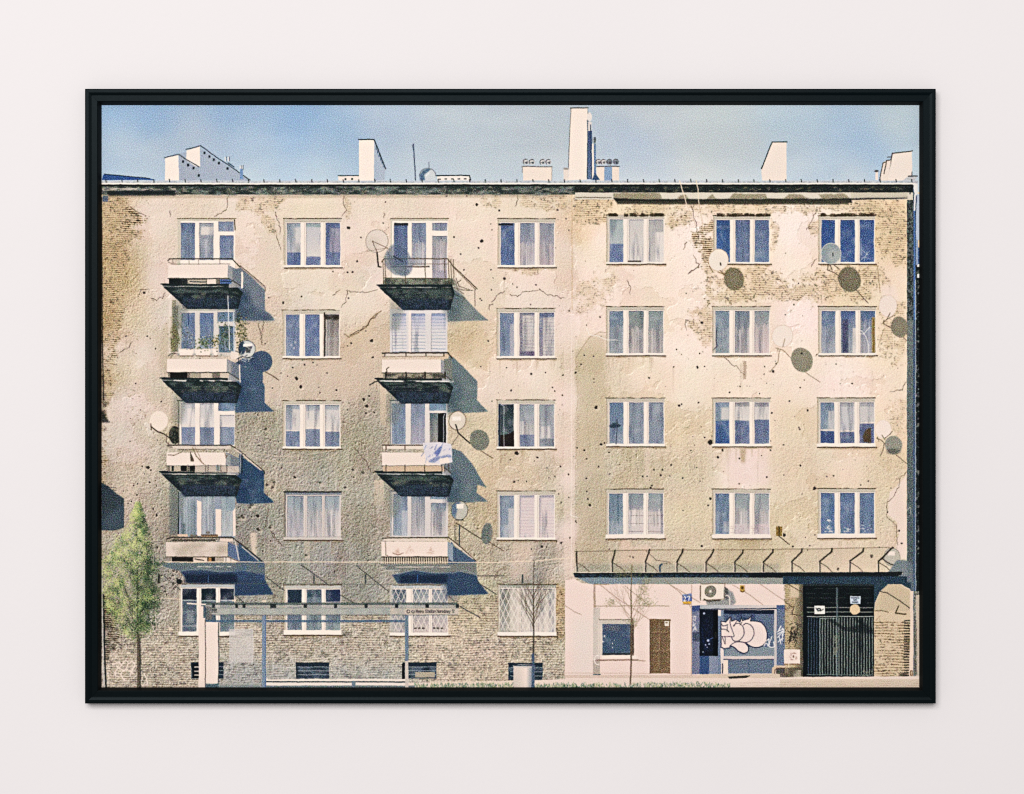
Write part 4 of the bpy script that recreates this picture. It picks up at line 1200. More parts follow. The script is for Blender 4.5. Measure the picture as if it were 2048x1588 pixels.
    line([(332, 1114), (456, 1114), (480, 1124)], 1.5, (70, 60, 50))
    line([(334, 1078), (344, 1074.5), (464, 1074.5), (482, 1088), (524, 1122)], 2, (44, 38, 32))
    line([(345, 1080), (430, 1080)], 3, (38, 34, 28), .8)
    rect(440, 1077, 466, 1083, (226, 206, 190))
    line([(470, 1080), (478, 1120)], 2.4, (226, 212, 200), .8)
    line([(484, 1094), (516, 1120)], 2.6, (220, 202, 186), .8)
    rect(355, 1068, 376, 1073, (218, 188, 164))
    rect(402, 1069, 436, 1074, (150, 124, 96))
    line([(403, 1070), (434, 1070)], 1.4, (60, 44, 32))
    for x, y in ((416, 1065), (384, 1071), (392, 1072)):
        ell(x, y, 4, 2.5, (110, 100, 80), .8)

    # --- C balconies
    # C1 open railing
    poly([(770, 556), (905, 556), (912, 571), (765, 571)], (120, 124, 108), .95)
    rect(770, 557, 905, 571, (52, 56, 50), .7, tex=(NM, .42, .58))
    balcony(768, 900, 906, 571, 'rail')
    poly([(781, 580), (902, 578), (900, 594), (790, 594)], (66, 78, 74), .8, 2, tex=(NM, .3, .6))
    # C2
    balcony(764, 888, 903, 758, 'panel')
    poly([(888, 719), (903, 716), (905, 760), (888, 747)], (120, 122, 114))
    rect(766, 747, 890, 757, (160, 150, 130))
    rect(770, 748, 888, 757, (50, 48, 42), .8, tex=(NM, .4, .6))
    for x in (772, 812, 850, 890):
        line([(x, 745), (x, 757)], 3, (44, 38, 32))
    line([(765, 706), (896, 705.5), (904, 716)], 2.6, (54, 42, 32))
    rect(768, 707, 886, 713, (222, 208, 192))
    for x in (770, 812, 852, 888):
        line([(x, 706), (x, 713)], 2, (70, 56, 44))
    rect(764, 712, 888, 714, (140, 120, 98), .6)
    line([(774, 745), (773, 738), (778, 735)], 1.5, (60, 50, 40))
    line([(760, 762), (906, 763)], 3.2, (226, 220, 210), .9, tex=(NH, .2, .45))
    line([(739, 770), (750, 764), (758, 762)], 2, (50, 44, 36))
    # C3
    balcony(764, 888, 904, 944, 'panel')
    rect(766, 932, 888, 943, (206, 180, 152))
    for x in (772, 810, 849, 884, 890, 898):
        line([(x, 930), (x, 943)], 1.6, (60, 50, 40))
    line([(765, 890.5), (860, 890.5)], 2, (70, 56, 44))
    rect(766, 892, 850, 898, (232, 216, 200))
    for x in (772, 810, 850):
        line([(x, 891), (x, 900)], 1.8, (90, 70, 54))
    for a, b in ((775, 800), (838, 850), (870, 890)):
        line([(a, 948), (b, 949)], 2.2, (206, 206, 200), .8)
    # patterned towel
    poly([(845, 886), (880, 884), (903, 888), (905, 925), (880, 928), (862, 926), (852, 920), (848, 900)], (222, 214, 216))
    poly([(868, 906), (880, 894), (885, 892), (881, 905), (874, 914)], (92, 108, 164), .85, .8)
    poly([(856, 924), (866, 915), (900, 909), (904, 915), (880, 917), (868, 926)], (128, 138, 172), .8, .8)
    for k in range(22):
        x, y = rng.uniform(848, 902), rng.uniform(887, 920)
        line([(x, y), (x - rng.uniform(1, 6), y + rng.uniform(3, 11))], 1.1, [(84, 100, 152), (236, 228, 226), (150, 158, 186)][k % 3], .75)
    poly([(878, 918), (896, 914), (900, 926), (880, 928)], (240, 224, 212))
    # C4 with slatted base
    poly([(760, 1128), (900, 1128), (952, 1126), (954, 1150), (800, 1146), (770, 1138)], (120, 122, 116), .95)
    poly([(784, 1150), (830, 1141), (870, 1147), (920, 1143), (954, 1152), (956, 1164), (976, 1188), (895, 1190), (895, 1168), (796, 1167)], (48, 68, 92), .93, .8)
    line([(784, 1150), (810, 1144), (828, 1140), (860, 1146), (905, 1146), (928, 1141), (952, 1148)], 1.6, (140, 152, 162), .7)
    rect(800, 1150, 895, 1166, (20, 32, 52), .8, soft=2)
    line([(835, 1150), (835, 1164)], 1.6, (60, 108, 164), .8)
    line([(764, 1134), (900, 1134)], 2, (222, 210, 196), .8, tex=(NH, .3, .5))
    line([(770, 1142), (800, 1140)], 2, (206, 200, 190), .7)
    rect(763, 1083, 895, 1114, (240, 220, 206))
    poly([(895, 1083), (906, 1090), (906, 1124), (895, 1114)], (150, 160, 168))
    rect(766, 1114, 895, 1127, (224, 206, 182))
    for k in range(28):
        x = 767 + k * 4.6
        rect(x, 1115, x + 2.2, 1127, (48, 40, 32), .9)
    line([(764, 1114), (896, 1114)], 2, (56, 46, 36))
    line([(765, 1076), (896, 1074.5), (910, 1084), (952, 1122)], 1.8, (70, 58, 46))
    line([(898, 1078), (946, 1118)], 2.2, (228, 212, 198), .9)
    rect(768, 1077, 894, 1082, (232, 214, 198), .9)
    for x, y, r in ((795, 1103, 8), (820, 1101, 10), (862, 1102, 9)):
        poly([(x - r, y + 6), (x, y - r), (x + r, y + 6)], (196, 160, 138), .55, 1.2, tex=(NF, .3, .6))
    line([(786, 1106), (796, 1110), (806, 1106)], 1.4, (120, 84, 64), .8)
    line([(771, 1082), (772, 1110), (776, 1112)], 1.3, (96, 76, 60), .8)
    # C1 railing on top
    line([(764, 524), (768, 517.5), (896, 517.5), (906, 532), (955, 578)], 1.8, (76, 62, 46))
    line([(767, 528), (896, 528)], 1.1, (110, 94, 76), .8)
    line([(767, 556), (900, 557)], 1.3, (90, 78, 60), .9)
    for x in (766, 770, 810, 850, 889, 897, 902, 907):
        line([(x, 519), (x + 1, 568)], 1.4, (84, 72, 54), .9)
    line([(906, 534), (934, 562), (952, 580)], 1.1, (110, 92, 70), .9)
    for pts in ([(912, 556), (918, 572), (940, 580)], [(908, 575), (926, 580), (946, 581)], [(914, 566), (922, 560)], [(950, 578), (950, 612)], [(912, 590), (930, 596), (924, 604)], [(910, 560), (916, 580), (928, 588)]):
        line(pts, 1.2, (70, 58, 42), .8)

    # ======================================================================= dishes on the facade
    def dish(cx, cy, rx, ry, col, rot=0, rim=(120, 104, 88), al=1, ra=.6):
        ell(cx, cy, rx, ry, col, al, rot)
        ering(cx, cy, rx, ry, 1.2, rim, ra, rot)

    def dshadow(cx, cy, rx, ry, col, rot=.7, al=.82, clip=None):
        ell(cx, cy, rx, ry, col, al, rot, soft=.8, clip=clip)
        ell(cx, cy, rx * .95, ry * .95, (160, 152, 130), .35, rot, tex=(NF, .45, .65), clip=clip)

    # by balcony C1
    ell(800, 520, 22, 34, (80, 96, 120), .55, rot=-.5, soft=1.5)
    poly([(768, 515), (774, 500), (790, 520), (812, 535), (820, 545), (810, 552), (790, 550), (772, 535)], (92, 106, 116), .6, 1)
    line([(786, 512), (806, 523)], 2.2, (40, 48, 56))
    dish(754, 482, 22, 23, (228, 212, 198), .4)
    ell(746, 488, 14, 15, (204, 190, 174), .45, soft=5)
    line([(745, 482), (775, 496)], 1.1, (120, 100, 84))
    line([(745, 482), (755, 506)], 1.2, (96, 80, 66))
    line([(754, 506), (757, 533), (762, 534)], 2.6, (48, 38, 30))
    line([(733, 502), (775, 496), (782, 502)], 1, (120, 100, 80), .8)
    # dish A3
    dshadow(350, 870, 12, 18, (24, 26, 22), 0, .93, clip=357)
    dish(317, 842, 19, 21, (240, 222, 206), .3, rim=(206, 184, 164))
    line([(302, 853), (316, 864), (328, 868), (345, 880)], 2, (58, 46, 34))
    line([(302, 848), (303, 860)], 1.6, (80, 62, 46))
    line([(333, 868), (333, 884), (340, 890)], 1.2, (90, 76, 58))
    # dishes beside C3, C4
    dshadow(959, 880, 19, 21, (96, 104, 92), -.4)
    dish(915, 841, 17, 19, (224, 210, 192), .3, rim=(96, 80, 62), ra=.9)
    rect(905, 833, 922, 841, (244, 232, 218))
    line([(911, 849), (917, 866), (940, 887)], 2.6, (48, 42, 36))
    line([(917, 870), (903, 890)], 1.2, (110, 98, 80))
    line([(962, 902), (975, 910), (985, 916)], 1.6, (110, 92, 68))
    dshadow(974, 1067, 11, 21, (84, 96, 96), .1)
    dish(919, 1021, 16.5, 19, (196, 190, 176), .2, rim=(76, 72, 64), ra=.9)
    poly([(903, 1026), (904, 1010), (914, 1003), (922, 1003), (915, 1018), (910, 1038)], (84, 106, 128), .85, 1.2)
    rect(913, 1008, 927, 1017, (240, 228, 214))
    line([(912, 1040), (926, 1040)], 2, (50, 48, 44))
    line([(912, 1046), (940, 1064), (963, 1078)], 1.8, (70, 60, 46))
    line([(919, 1050), (919, 1090)], 2, (50, 58, 66))
    line([(910, 1050), (910, 1080), (920, 1082)], 1.3, (80, 72, 60))
    line([(978, 1084), (1008, 1102)], 1.5, (96, 80, 60))
    # right-hand block
    dshadow(1468, 558, 20, 23, (104, 96, 70), -.3, .85)
    dish(1437, 520, 20, 22, (240, 226, 210), .2, rim=(190, 160, 126))
    line([(1441, 526), (1442, 530)], 2.4, (60, 50, 40))
    for pts in ([(1419, 533), (1426, 544)], [(1440, 541), (1452, 552)], [(1446, 550), (1456, 544)], [(1436, 544), (1448, 548)]):
        line(pts, 1.6, (110, 92, 56), .85)
    line([(1480, 582), (1496, 596), (1506, 602)], 1.4, (150, 128, 92), .8)
    dshadow(1699, 559, 22, 25, (98, 92, 70), -.4, .88)
    dish(1662, 507, 20, 21, (146, 156, 158), .2, rim=(226, 216, 204), ra=.9)
    ell(1668, 512, 13, 14, (196, 194, 184), .5, soft=5)
    line([(1666, 506), (1666, 512)], 2, (40, 40, 40))
    for pts in ([(1657, 528), (1655, 540), (1670, 546), (1682, 556)], [(1660, 530), (1664, 540)], [(1668, 530), (1678, 538)], [(1712, 580), (1736, 606)]):
        line(pts, 1.5, (74, 60, 44), .88)
    for pts in ([(1715, 545), (1730, 538), (1740, 530), (1755, 532), (1758, 560), (1760, 585)], [(1722, 550), (1736, 542)]):
        line(pts, 1.3, (150, 128, 92), .8)
    dshadow(1604, 720, 21, 25, (120, 116, 96), -.4)
    dish(1565, 672, 21, 22, (242, 226, 212), .2, rim=(214, 190, 170))
    ell(1604, 707, 2.2, 2.2, (50, 46, 40))
    for pts in ([(1570, 678), (1566, 694)], [(1552, 696), (1566, 700), (1582, 716)], [(1556, 696), (1556, 702)], [(1610, 744), (1640, 764)], [(1560, 700), (1556, 724), (1540, 744)]):
        line(pts, 1.2, (118, 98, 70), .8)
    dshadow(1799, 654, 17, 21, (112, 106, 86), -.2)
    dish(1776, 612, 18, 22, (240, 222, 208), 0, rim=(212, 186, 164), ra=.5)
    for pts in ([(1780, 626), (1774, 638), (1766, 646), (1782, 656)], [(1774, 638), (1790, 630)], [(1766, 646), (1768, 640)], [(1806, 674), (1814, 682)]):
        line(pts, 1.3, (84, 66, 48), .85)
    line([(1768, 658), (1760, 680), (1756, 695)], 1, (140, 112, 80), .7)
    dshadow(1787, 890, 17, 19, (140, 140, 128), -.3, .9)
    ell(1787, 903, 13, 6, (80, 78, 66), .6, soft=2)
    dish(1766, 858, 16, 18, (244, 226, 212), .1, rim=(228, 206, 190), ra=.5)
    for pts in ([(1753, 876), (1762, 880), (1770, 888)], [(1764, 870), (1770, 880)], [(1770, 876), (1780, 868), (1784, 862)], [(1768, 888), (1766, 900), (1760, 912)], [(1792, 910), (1813, 927)], [(1755, 874), (1757, 882)]):
        line(pts, 1.3, (84, 70, 50), .85)
    # alarm box
    rect(1552, 1053, 1564, 1072, (140, 112, 58))
    line([(1558, 1053), (1558, 1072)], 1.6, (48, 36, 22))
    line([(1559, 1073), (1579, 1089)], 1.6, (60, 46, 32))
    line([(1814, 1020), (1820, 1014), (1822, 1030)], 1, (230, 224, 216), .8)
    line([(1143, 1020), (1141, 1030), (1156, 1035)], 1.4, (248, 234, 222), .9)

    # ======================================================================= shop canopy
    grad(1148, 1098, 1770, 1146, (196, 178, 148), (206, 188, 158), .35)
    rect(1150, 1128, 1560, 1146, (130, 136, 124), .35, soft=3)
    line([(1150, 1103), (1300, 1100), (1440, 1100), (1600, 1098), (1780, 1095)], 1.3, (110, 92, 70), .85)
    ribs = [(1154, 1103, 1154, 1123), (1230, 1100, 1225, 1123), (1299, 1099, 1291, 1123), (1366, 1099, 1354, 1124), (1427, 1099, 1412, 1124), (1486, 1100, 1470, 1124), (1546, 1099, 1527, 1124),
            (1604, 1098, 1584, 1123), (1664, 1097, 1640, 1123), (1727, 1097, 1700, 1122), (1786, 1095, 1757, 1122)]
    for i, (xa, ya, xb, yb) in enumerate(ribs):
        line([(xa, ya), (xa - 1, ya + 6), (xb, yb)], 3, (52, 44, 34), .95)
        line([(xb, yb), (xb, 1146)], 2.6, (44, 42, 38), .9)
        line([(xb, yb + 2), (xb + 16, yb + 12), (xb + 28, 1147)], 1.5, (80, 68, 52), .85)
        rect(xb - 4, 1126, xb - 1, 1146, (230, 212, 192), .6)
    line([(1292, 1101), (1312, 1120), (1340, 1124)], 1.2, (96, 84, 66), .8)
    line([(1320, 1143), (1320, 1132), (1324, 1128)], 3, (40, 62, 80))
    line([(1328, 1127), (1345, 1126)], 3, (90, 88, 72), .7, tex=(NF, .4, .6))
    dish(1784, 1114, 16, 18, (196, 188, 172), 0, rim=(120, 112, 98), ra=.5)
    rect(1776, 1103, 1790, 1111, (240, 224, 210))
    line([(1786, 1095), (1757, 1122)], 3, (48, 40, 32), .95)
    line([(1766, 1118), (1780, 1128), (1788, 1130)], 1.8, (50, 44, 36))
    poly([(1794, 1120), (1814, 1120), (1826, 1130), (1826, 1165), (1780, 1165), (1776, 1145)], (110, 122, 128), .9, 1)
    # canopy edge and shadow
    rect(1147, 1144, 1806, 1148, (222, 208, 190))
    poly([(1147, 1146), (1806, 1144), (1802, 1150), (1790, 1155), (1150, 1155)], (28, 30, 32))
    rect(1150, 1149, 1500, 1155, (62, 84, 104), .6, tex=(NF, .3, .6))
    rect(1290, 1155, 1570, 1168, (150, 152, 144))
    poly([(1155, 1155), (1290, 1155), (1290, 1168), (1180, 1168)], (128, 142, 150))
    rect(1566, 1153, 1814, 1168, (44, 64, 80))
    rect(1566, 1153, 1814, 1168, (26, 36, 44), .5, tex=(NF, .4, .6))

    # ======================================================================= shop front, whitewashed
    PK = (240, 217, 205)
    poly([(1130, 1160), (1150, 1158), (1165, 1166), (1190, 1169), (1400, 1168), (1575, 1168), (1575, 1360), (1130, 1360)], PK)
    rect(1130, 1300, 1400, 1356, (236, 210, 198), .5, soft=5)
    rect(1146, 1236, 1186, 1350, (224, 216, 206), .4, soft=8)
    rect(1187, 1169, 1191, 1230, (150, 128, 104), .7)
    rect(1186, 1215, 1200, 1349, (206, 194, 182), .85)
    rect(1186, 1320, 1200, 1348, (176, 160, 146), .7)
    line([(1187, 1349), (1201, 1349)], 1.6, (70, 84, 100))
    line([(1188, 1169), (1218, 1169)], 2, (160, 136, 108), .8)
    line([(1190, 1212), (1338, 1212)], 1.6, (150, 128, 104), .75)
    line([(1197, 1239), (1197, 1315)], 1.6, (226, 210, 196))
    line([(1198, 1239), (1262, 1239)], 2, (130, 118, 100), .8)
    rect(1199, 1240, 1262, 1249, (206, 194, 180))
    rect(1199, 1240, 1205, 1310, (214, 202, 190), .8)
    # window
    grad(1205, 1248, 1267, 1310, (62, 78, 104), (66, 86, 106))
    rect(1205, 1248, 1267, 1310, (120, 132, 146), .5, tex=(NM, .5, .75))
    rect(1210, 1250, 1240, 1262, (120, 110, 108), .45, soft=3)
    for x, y, r in ((1209, 1272, 2.2), (1206, 1283, 2), (1225, 1287, 1.6), (1229, 1281, 1), (1225, 1295, 1.4)):
        ell(x, y, r * .7, r, (236, 228, 220), .9)
    rect(1205, 1306, 1262, 1310, (50, 48, 50), .8)
    rect(1260, 1250, 1268, 1310, (90, 76, 62), .7)
    rect(1204, 1311, 1275, 1317, (244, 224, 210))
    line([(1194, 1320), (1276, 1320)], 2.4, (120, 92, 74), .85)
    line([(1278, 1321), (1290, 1322)], 2, (170, 140, 116), .8)
    ering(1196, 1320, 7, 9, 1.4, (250, 234, 222), .9, a0=1.2, a1=5)
    # brown door
    rect(1299, 1238, 1341, 1241, (130, 104, 80))
    rect(1300, 1240, 1340, 1347, (112, 88, 62))
    rect(1300, 1240, 1340, 1347, (150, 124, 92), .5, tex=(NF, .4, .7))
    for x0, y0, x1, y1 in ((1305, 1246, 1318, 1264), (1322, 1246, 1336, 1264), (1305, 1268, 1318, 1301), (1322, 1268, 1336, 1301), (1305, 1306, 1318, 1340), (1322, 1306, 1336, 1340)):
        line([(x0, y0), (x1, y0)], 1.1, (70, 52, 36), .8)
        line([(x0, y0), (x0, y1)], 1, (76, 58, 40), .7)
        line([(x0, y1), (x1, y1), (x1, y0)], 1.1, (176, 150, 116), .8)
    line([(1300, 1240), (1300, 1347)], 1.6, (60, 46, 32), .8)
    rect(1329, 1242, 1338, 1252, (232, 220, 204))
    rect(1331, 1244, 1335, 1246.5, (120, 96, 70))
    line([(1130, 1346), (1385, 1347)], 1.2, (190, 160, 140), .6)
    line([(1383, 1170), (1383, 1360)], 1.4, (150, 118, 96), .6)
    # 27 number plate
    poly([(1364, 1190), (1383, 1187), (1384, 1202), (1365, 1205)], (84, 100, 152))
    rect(1364, 1188, 1384, 1192, (150, 158, 188), .6)
    poly([(1364, 1203), (1383, 1203), (1382, 1207), (1368, 1208)], (226, 176, 70))
    line([(1366, 1208), (1381, 1208)], 1.4, (96, 66, 30), .8)
    line([(1367, 1195), (1369, 1193), (1371, 1195), (1370, 1198), (1367, 1202), (1372, 1201.6)], 1.9, (246, 240, 234))
    line([(1374, 1194), (1379.5, 1193), (1377, 1201.5)], 1.9, (246, 240, 234))
    # wires
    for pts in ([(1330, 1160), (1360, 1185), (1382, 1215)], [(1342, 1170), (1400, 1205)], [(1465, 1170), (1500, 1190), (1560, 1235)], [(1520, 1168), (1570, 1202), (1585, 1215)], [(1200, 1170), (1240, 1200), (1300, 1240)],
                [(1110, 1196), (1130, 1210), (1150, 1224), (1162, 1229)], [(1250, 1172), (1300, 1212)]):
        line(pts, 1.1, (140, 112, 88), .7)
    # air conditioner
    poly([(1450, 1175), (1466, 1185), (1472, 1205), (1460, 1215), (1416, 1214), (1412, 1203)], (130, 134, 132), .8, 1.2)
    rect(1402, 1168, 1447, 1200, (238, 222, 206))
    line([(1402, 1168), (1450, 1167), (1448, 1198), (1406, 1201)], 1.4, (120, 104, 84), .9)
    ell(1421, 1183, 11.5, 12, (110, 106, 90))
    for r in (4, 6.5, 9):
        ering(1421, 1183, r, r, .9, (170, 164, 146), .7)
    ell(1421, 1183, 2.6, 2.8, (236, 226, 212))
    line([(1409, 1199), (1416, 1203), (1440, 1200)], 2.4, (70, 58, 46))
    line([(1401, 1172), (1401, 1200)], 2.2, (80, 64, 50), .8)
    for k in range(10):
        line([(1449 + rng.uniform(0, 4), 1174 + k * 2.4), (1453 + rng.uniform(0, 4), 1178 + k * 2.4)], 1.5, (50, 46, 46), .8)
    line([(1452, 1190), (1459, 1195), (1460, 1210), (1458, 1222)], 2, (240, 226, 212))
    # yellow badge
    poly([(1480, 1171), (1489, 1171), (1490, 1180), (1485, 1185), (1480, 1180)], (196, 160, 84))
    ell(1485, 1176, 2.6, 3, (84, 62, 30))
    line([(1481, 1182), (1485, 1184), (1489, 1182)], 1.8, (110, 74, 30))
    rect(1489, 1170, 1490.5, 1184, (200, 170, 150), .8)
    # shop frame
    rect(1384, 1211, 1400, 1348, (116, 120, 142))
    rect(1384, 1211, 1400, 1222, (70, 82, 122))
    rect(1386, 1264, 1399, 1282, (66, 72, 92), .9)
    grad(1400, 1210, 1553, 1219, (176, 178, 180), (220, 204, 196), horiz=True)
    line([(1400, 1219), (1553, 1217)], 2, (30, 38, 56))
    rect(1399, 1220, 1436, 1314, (16, 20, 32))
    for k in range(60):
        x, y = 1404 + abs(rng.normal()) * 8, 1240 + rng.uniform(0, 70)
        ell(x, y, rng.uniform(.8, 3), rng.uniform(.8, 3), (24, 38, 80), .32)
    for x, y, r in ((1408, 1227, 2.2), (1416, 1281, 2.6), (1418, 1288, 1.6), (1411, 1290, 1.6), (1414, 1295, 1.2), (1406, 1304, 1.4), (1424, 1276, 1)):
        ell(x, y, r, r, (196, 204, 226), .9)
    line([(1418, 1279), (1429, 1274)], 1.2, (60, 90, 160))
    rect(1429, 1264, 1434, 1277, (222, 196, 150))
    rect(1426, 1222, 1436, 1312, (8, 10, 14), .9)
    rect(1399, 1312, 1418, 1348, (54, 78, 118))
    rect(1418, 1312, 1441, 1348, (132, 140, 160))
    rect(1436, 1232, 1442, 1347, (116, 130, 152))
    rect(1442, 1220, 1448, 1300, (120, 132, 152))
    rect(1441, 1296, 1447, 1327, (226, 212, 204))
    rect(1444, 1327, 1446, 1347, (50, 56, 66))
    rect(1448, 1319, 1456, 1347, (238, 218, 202))
    # shutter
    rect(1448, 1220, 1548, 1313, (104, 118, 140))
    rect(1448, 1220, 1548, 1228, (26, 34, 52))
    rect(1448, 1228, 1510, 1240, (52, 66, 100), .8, tex=(NM, .3, .6))
    for k in range(30):
        y = 1228 + k * 2.9
        line([(1448, y), (1548, y)], 1, (60, 74, 96), .7)
    rect(1450, 1294, 1548, 1312, (160, 168, 166), .6)
    rect(1447, 1312, 1551, 1319, (214, 200, 194))
    line([(1447, 1319), (1551, 1319)], 1.6, (50, 60, 82))
    rect(1456, 1320, 1550, 1347, (102, 116, 134))
    line([(1498, 1320), (1498, 1346)], 1.2, (60, 80, 108))
    rect(1548, 1220, 1552, 1334, (196, 190, 188))
    rect(1553, 1210, 1570, 1346, (104, 116, 138))
    rect(1553, 1210, 1569, 1218, (70, 90, 130), .7)
    # graffiti throw-up
    gp = [(1442, 1242), (1452, 1244), (1459, 1235), (1461, 1233), (1463, 1242), (1472, 1239), (1480, 1244), (1483, 1234), (1485, 1241), (1497, 1238), (1503, 1231), (1501, 1242),
          (1512, 1242), (1524, 1246), (1532, 1256), (1535, 1270), (1533, 1282), (1525, 1292), (1514, 1295), (1502, 1293), (1492, 1286), (1497, 1294), (1496, 1303), (1488, 1307),
          (1478, 1303), (1470, 1296), (1461, 1292), (1460, 1296), (1448, 1297), (1442, 1294)]
    gp = gp[:11] + crv(gp[11:22], k=5) + crv(gp[21:28], k=5) + gp[27:]
    poly(gp, (238, 218, 208))
    line(gp + [gp[0]], 1.7, (30, 38, 58))
    for pts in ([(1462, 1234), (1460, 1244), (1463, 1256), (1468, 1272), (1462, 1274)], [(1463, 1276), (1468, 1282), (1476, 1282), (1484, 1276), (1488, 1266), (1486, 1254), (1479, 1247), (1471, 1248), (1467, 1252)],
                [(1477, 1282), (1488, 1285), (1500, 1282), (1507, 1272), (1507, 1259), (1501, 1250), (1492, 1247), (1487, 1250)], [(1442, 1273), (1462, 1273)], [(1444, 1273), (1450, 1288), (1450, 1273)],
                [(1460, 1292), (1470, 1285), (1484, 1284), (1494, 1288)], [(1442, 1258), (1452, 1259), (1458, 1264)], [(1455, 1250), (1454, 1262)], [(1444, 1248), (1446, 1252), (1456, 1249)], [(1468, 1253), (1473, 1243)], [(1480, 1250), (1484, 1244)]):
        line(crv(pts), 1.3, (70, 62, 74), .9)
    for pts in ([(1528, 1292), (1532, 1286), (1536, 1292)], [(1533, 1282), (1538, 1278), (1537, 1290)], [(1544, 1273), (1538, 1292), (1548, 1294), (1547, 1284)], [(1556, 1264), (1562, 1252), (1558, 1258)],
                [(1555, 1275), (1566, 1262), (1556, 1268)], [(1556, 1284), (1567, 1276)], [(1558, 1272), (1562, 1288)], [(1564, 1256), (1568, 1262), (1564, 1270)], [(1556, 1262), (1568, 1258)], [(1566, 1268), (1564, 1282)]):
        line(crv(pts), 1.7, (240, 234, 230), 1)
    for pts in ([(1386, 1232), (1391, 1233), (1390, 1241), (1386, 1240), (1388, 1232)], [(1387, 1244), (1386, 1252), (1392, 1246)], [(1388, 1250), (1392, 1254)], [(1386, 1262), (1390, 1254), (1393, 1260)], [(1387, 1258), (1393, 1258)]):
        line(pts, 1.4, (234, 226, 220), .95)
    # pier with tags, meter box, pipe
    rect(1570, 1168, 1608, 1352, (196, 176, 144))
    bricks([(1568, 1168), (1610, 1168), (1610, 1352), (1568, 1352)], .8, 2, .6, col=(190, 166, 126))
    grad(1590, 1168, 1612, 1352, (160, 144, 112), (34, 34, 32), .88, horiz=True)
    rect(1580, 1170, 1598, 1195, (222, 200, 172), .8, soft=1)
    line([(1576, 1168), (1596, 1180), (1608, 1184)], 1.4, (70, 56, 40))
    for k in range(46):
        x, y = 1588 + rng.normal() * 6, 1268 + rng.normal() * 11
        line([(x, y), (x + rng.normal() * 4, y + rng.normal() * 5)], 1.4, (40, 34, 28), .95)
    for pts in ([(1588, 1214), (1584, 1228), (1600, 1232)], [(1570, 1204), (1585, 1215)], [(1576, 1262), (1582, 1268), (1578, 1286)]):
        line(pts, 1.5, (66, 52, 38), .9)
    rect(1568, 1299, 1600, 1328, (240, 220, 206))
    line([(1568, 1328), (1600, 1328)], 1.6, (110, 76, 50))
    for k in range(12):
        t = rng.uniform(0, 6.28)
        line([(1587 + 5 * math.cos(t), 1313 + 6 * math.sin(t)), (1587 + 8 * math.cos(t + .5), 1313 + 8 * math.sin(t + .5))], 1, (150, 110, 100), .7)
    ell(1587, 1313, 1.6, 2.4, (110, 70, 70), .8)
    line([(1578, 1328), (1578, 1356)], 2, (238, 214, 180))
    rect(1552, 1335, 1610, 1356, (70, 62, 50), .75)
    rect(1586, 1340, 1602, 1356, (196, 184, 164), .7, tex=(NM, .35, .6))
    line([(1573, 1333), (1552, 1333), (1547, 1337), (1546, 1354)], 5, (214, 190, 164))
    line([(1573, 1336), (1554, 1336), (1550, 1340), (1549, 1355)], 1.6, (96, 74, 54))
    rect(1570, 1330, 1576, 1346, (196, 170, 140), .4)

    # ======================================================================= gateway
    rect(1606, 1168, 1748, 1354, (14, 18, 20))
    rect(1606, 1168, 1748, 1172, (34, 40, 42))
    for y in (1177, 1187, 1196, 1206):
        line([(1612, y), (1745, y)], 1, (110, 112, 104), .5, tex=(NH, .35, .6))
    for y in (1215, 1224):
        line([(1614, y), (1746, y)], 1.6, (176, 176, 166), .85)
    line([(1614, 1233), (1746, 1233)], 2, (176, 180, 172), .9)
    line([(1674, 1177), (1674, 1352)], 3, (96, 112, 116), .9)
    line([(1677, 1177), (1677, 1352)], 1, (28, 34, 36))
    for k in range(24):
        x = 1617 + k * 5.55
        c = (62, 80, 100) if x < 1640 else (160, 172, 162)
        line([(x, 1236), (x, 1350)], 1.7, c, .92, tex=(NV, .05, .35))
    line([(1640, 1237), (1640, 1350)], 2, (150, 164, 160), .8)
    line([(1642, 1237), (1670, 1237)], 1.6, (170, 180, 172), .8)
    line([(1614, 1349), (1746, 1350)], 1.8, (120, 132, 126), .85)
    rect(1666, 1270, 1675, 1310, (130, 132, 118), .7, tex=(NF, .3, .6))
    poly([(1652, 1237), (1690, 1262), (1746, 1268), (1746, 1258), (1720, 1240), (1706, 1234), (1720, 1250), (1690, 1255), (1660, 1236)], (14, 18, 20), .6, 1)
    rect(1724, 1338, 1745, 1352, (150, 150, 130), .7, tex=(NF, .4, .6))
    rect(1629, 1211, 1650, 1228, (232, 226, 216))
    ell(1638, 1219, 4, 3.2, (30, 34, 36))
    ell(1638, 1219, 2, 1.6, (190, 190, 186))
    line([(1632, 1216), (1636, 1222)], 1.6, (40, 42, 44))
    line([(1641, 1222), (1647, 1218)], 1.4, (50, 50, 50))
    rect(1700, 1192, 1721, 1208, (206, 214, 222))
    for y, a, b in ((1195.5, 1702, 1719), (1200, 1707, 1714), (1204.5, 1704, 1717)):
        x = a
        while x < b:
            line([(x, y - 1.2), (x + .6, y + 1.2)], 1.2, (46, 54, 66), .9)
            x += 1.9
    ell(1710, 1219, 10.5, 10.5, (222, 196, 160))
    # right pier
    poly([(1748, 1165), (1826, 1165), (1826, 1182), (1800, 1166), (1780, 1168), (1760, 1182), (1750, 1205), (1748, 1230)], (44, 62, 72))
    poly([(1750, 1208), (1760, 1183), (1776, 1168), (1800, 1168), (1824, 1184), (1824, 1222), (1748, 1222)], (206, 186, 156))
    rect(1748, 1222, 1824, 1356, (218, 196, 166))
    bricks([(1748, 1240), (1824, 1240), (1824, 1356), (1748, 1356)], .85, 3, .62, col=(214, 188, 152), dark=.6, row=5.6)
    line([(1758, 1182), (1775, 1186), (1800, 1202), (1822, 1218)], 2, (70, 62, 50), .85)
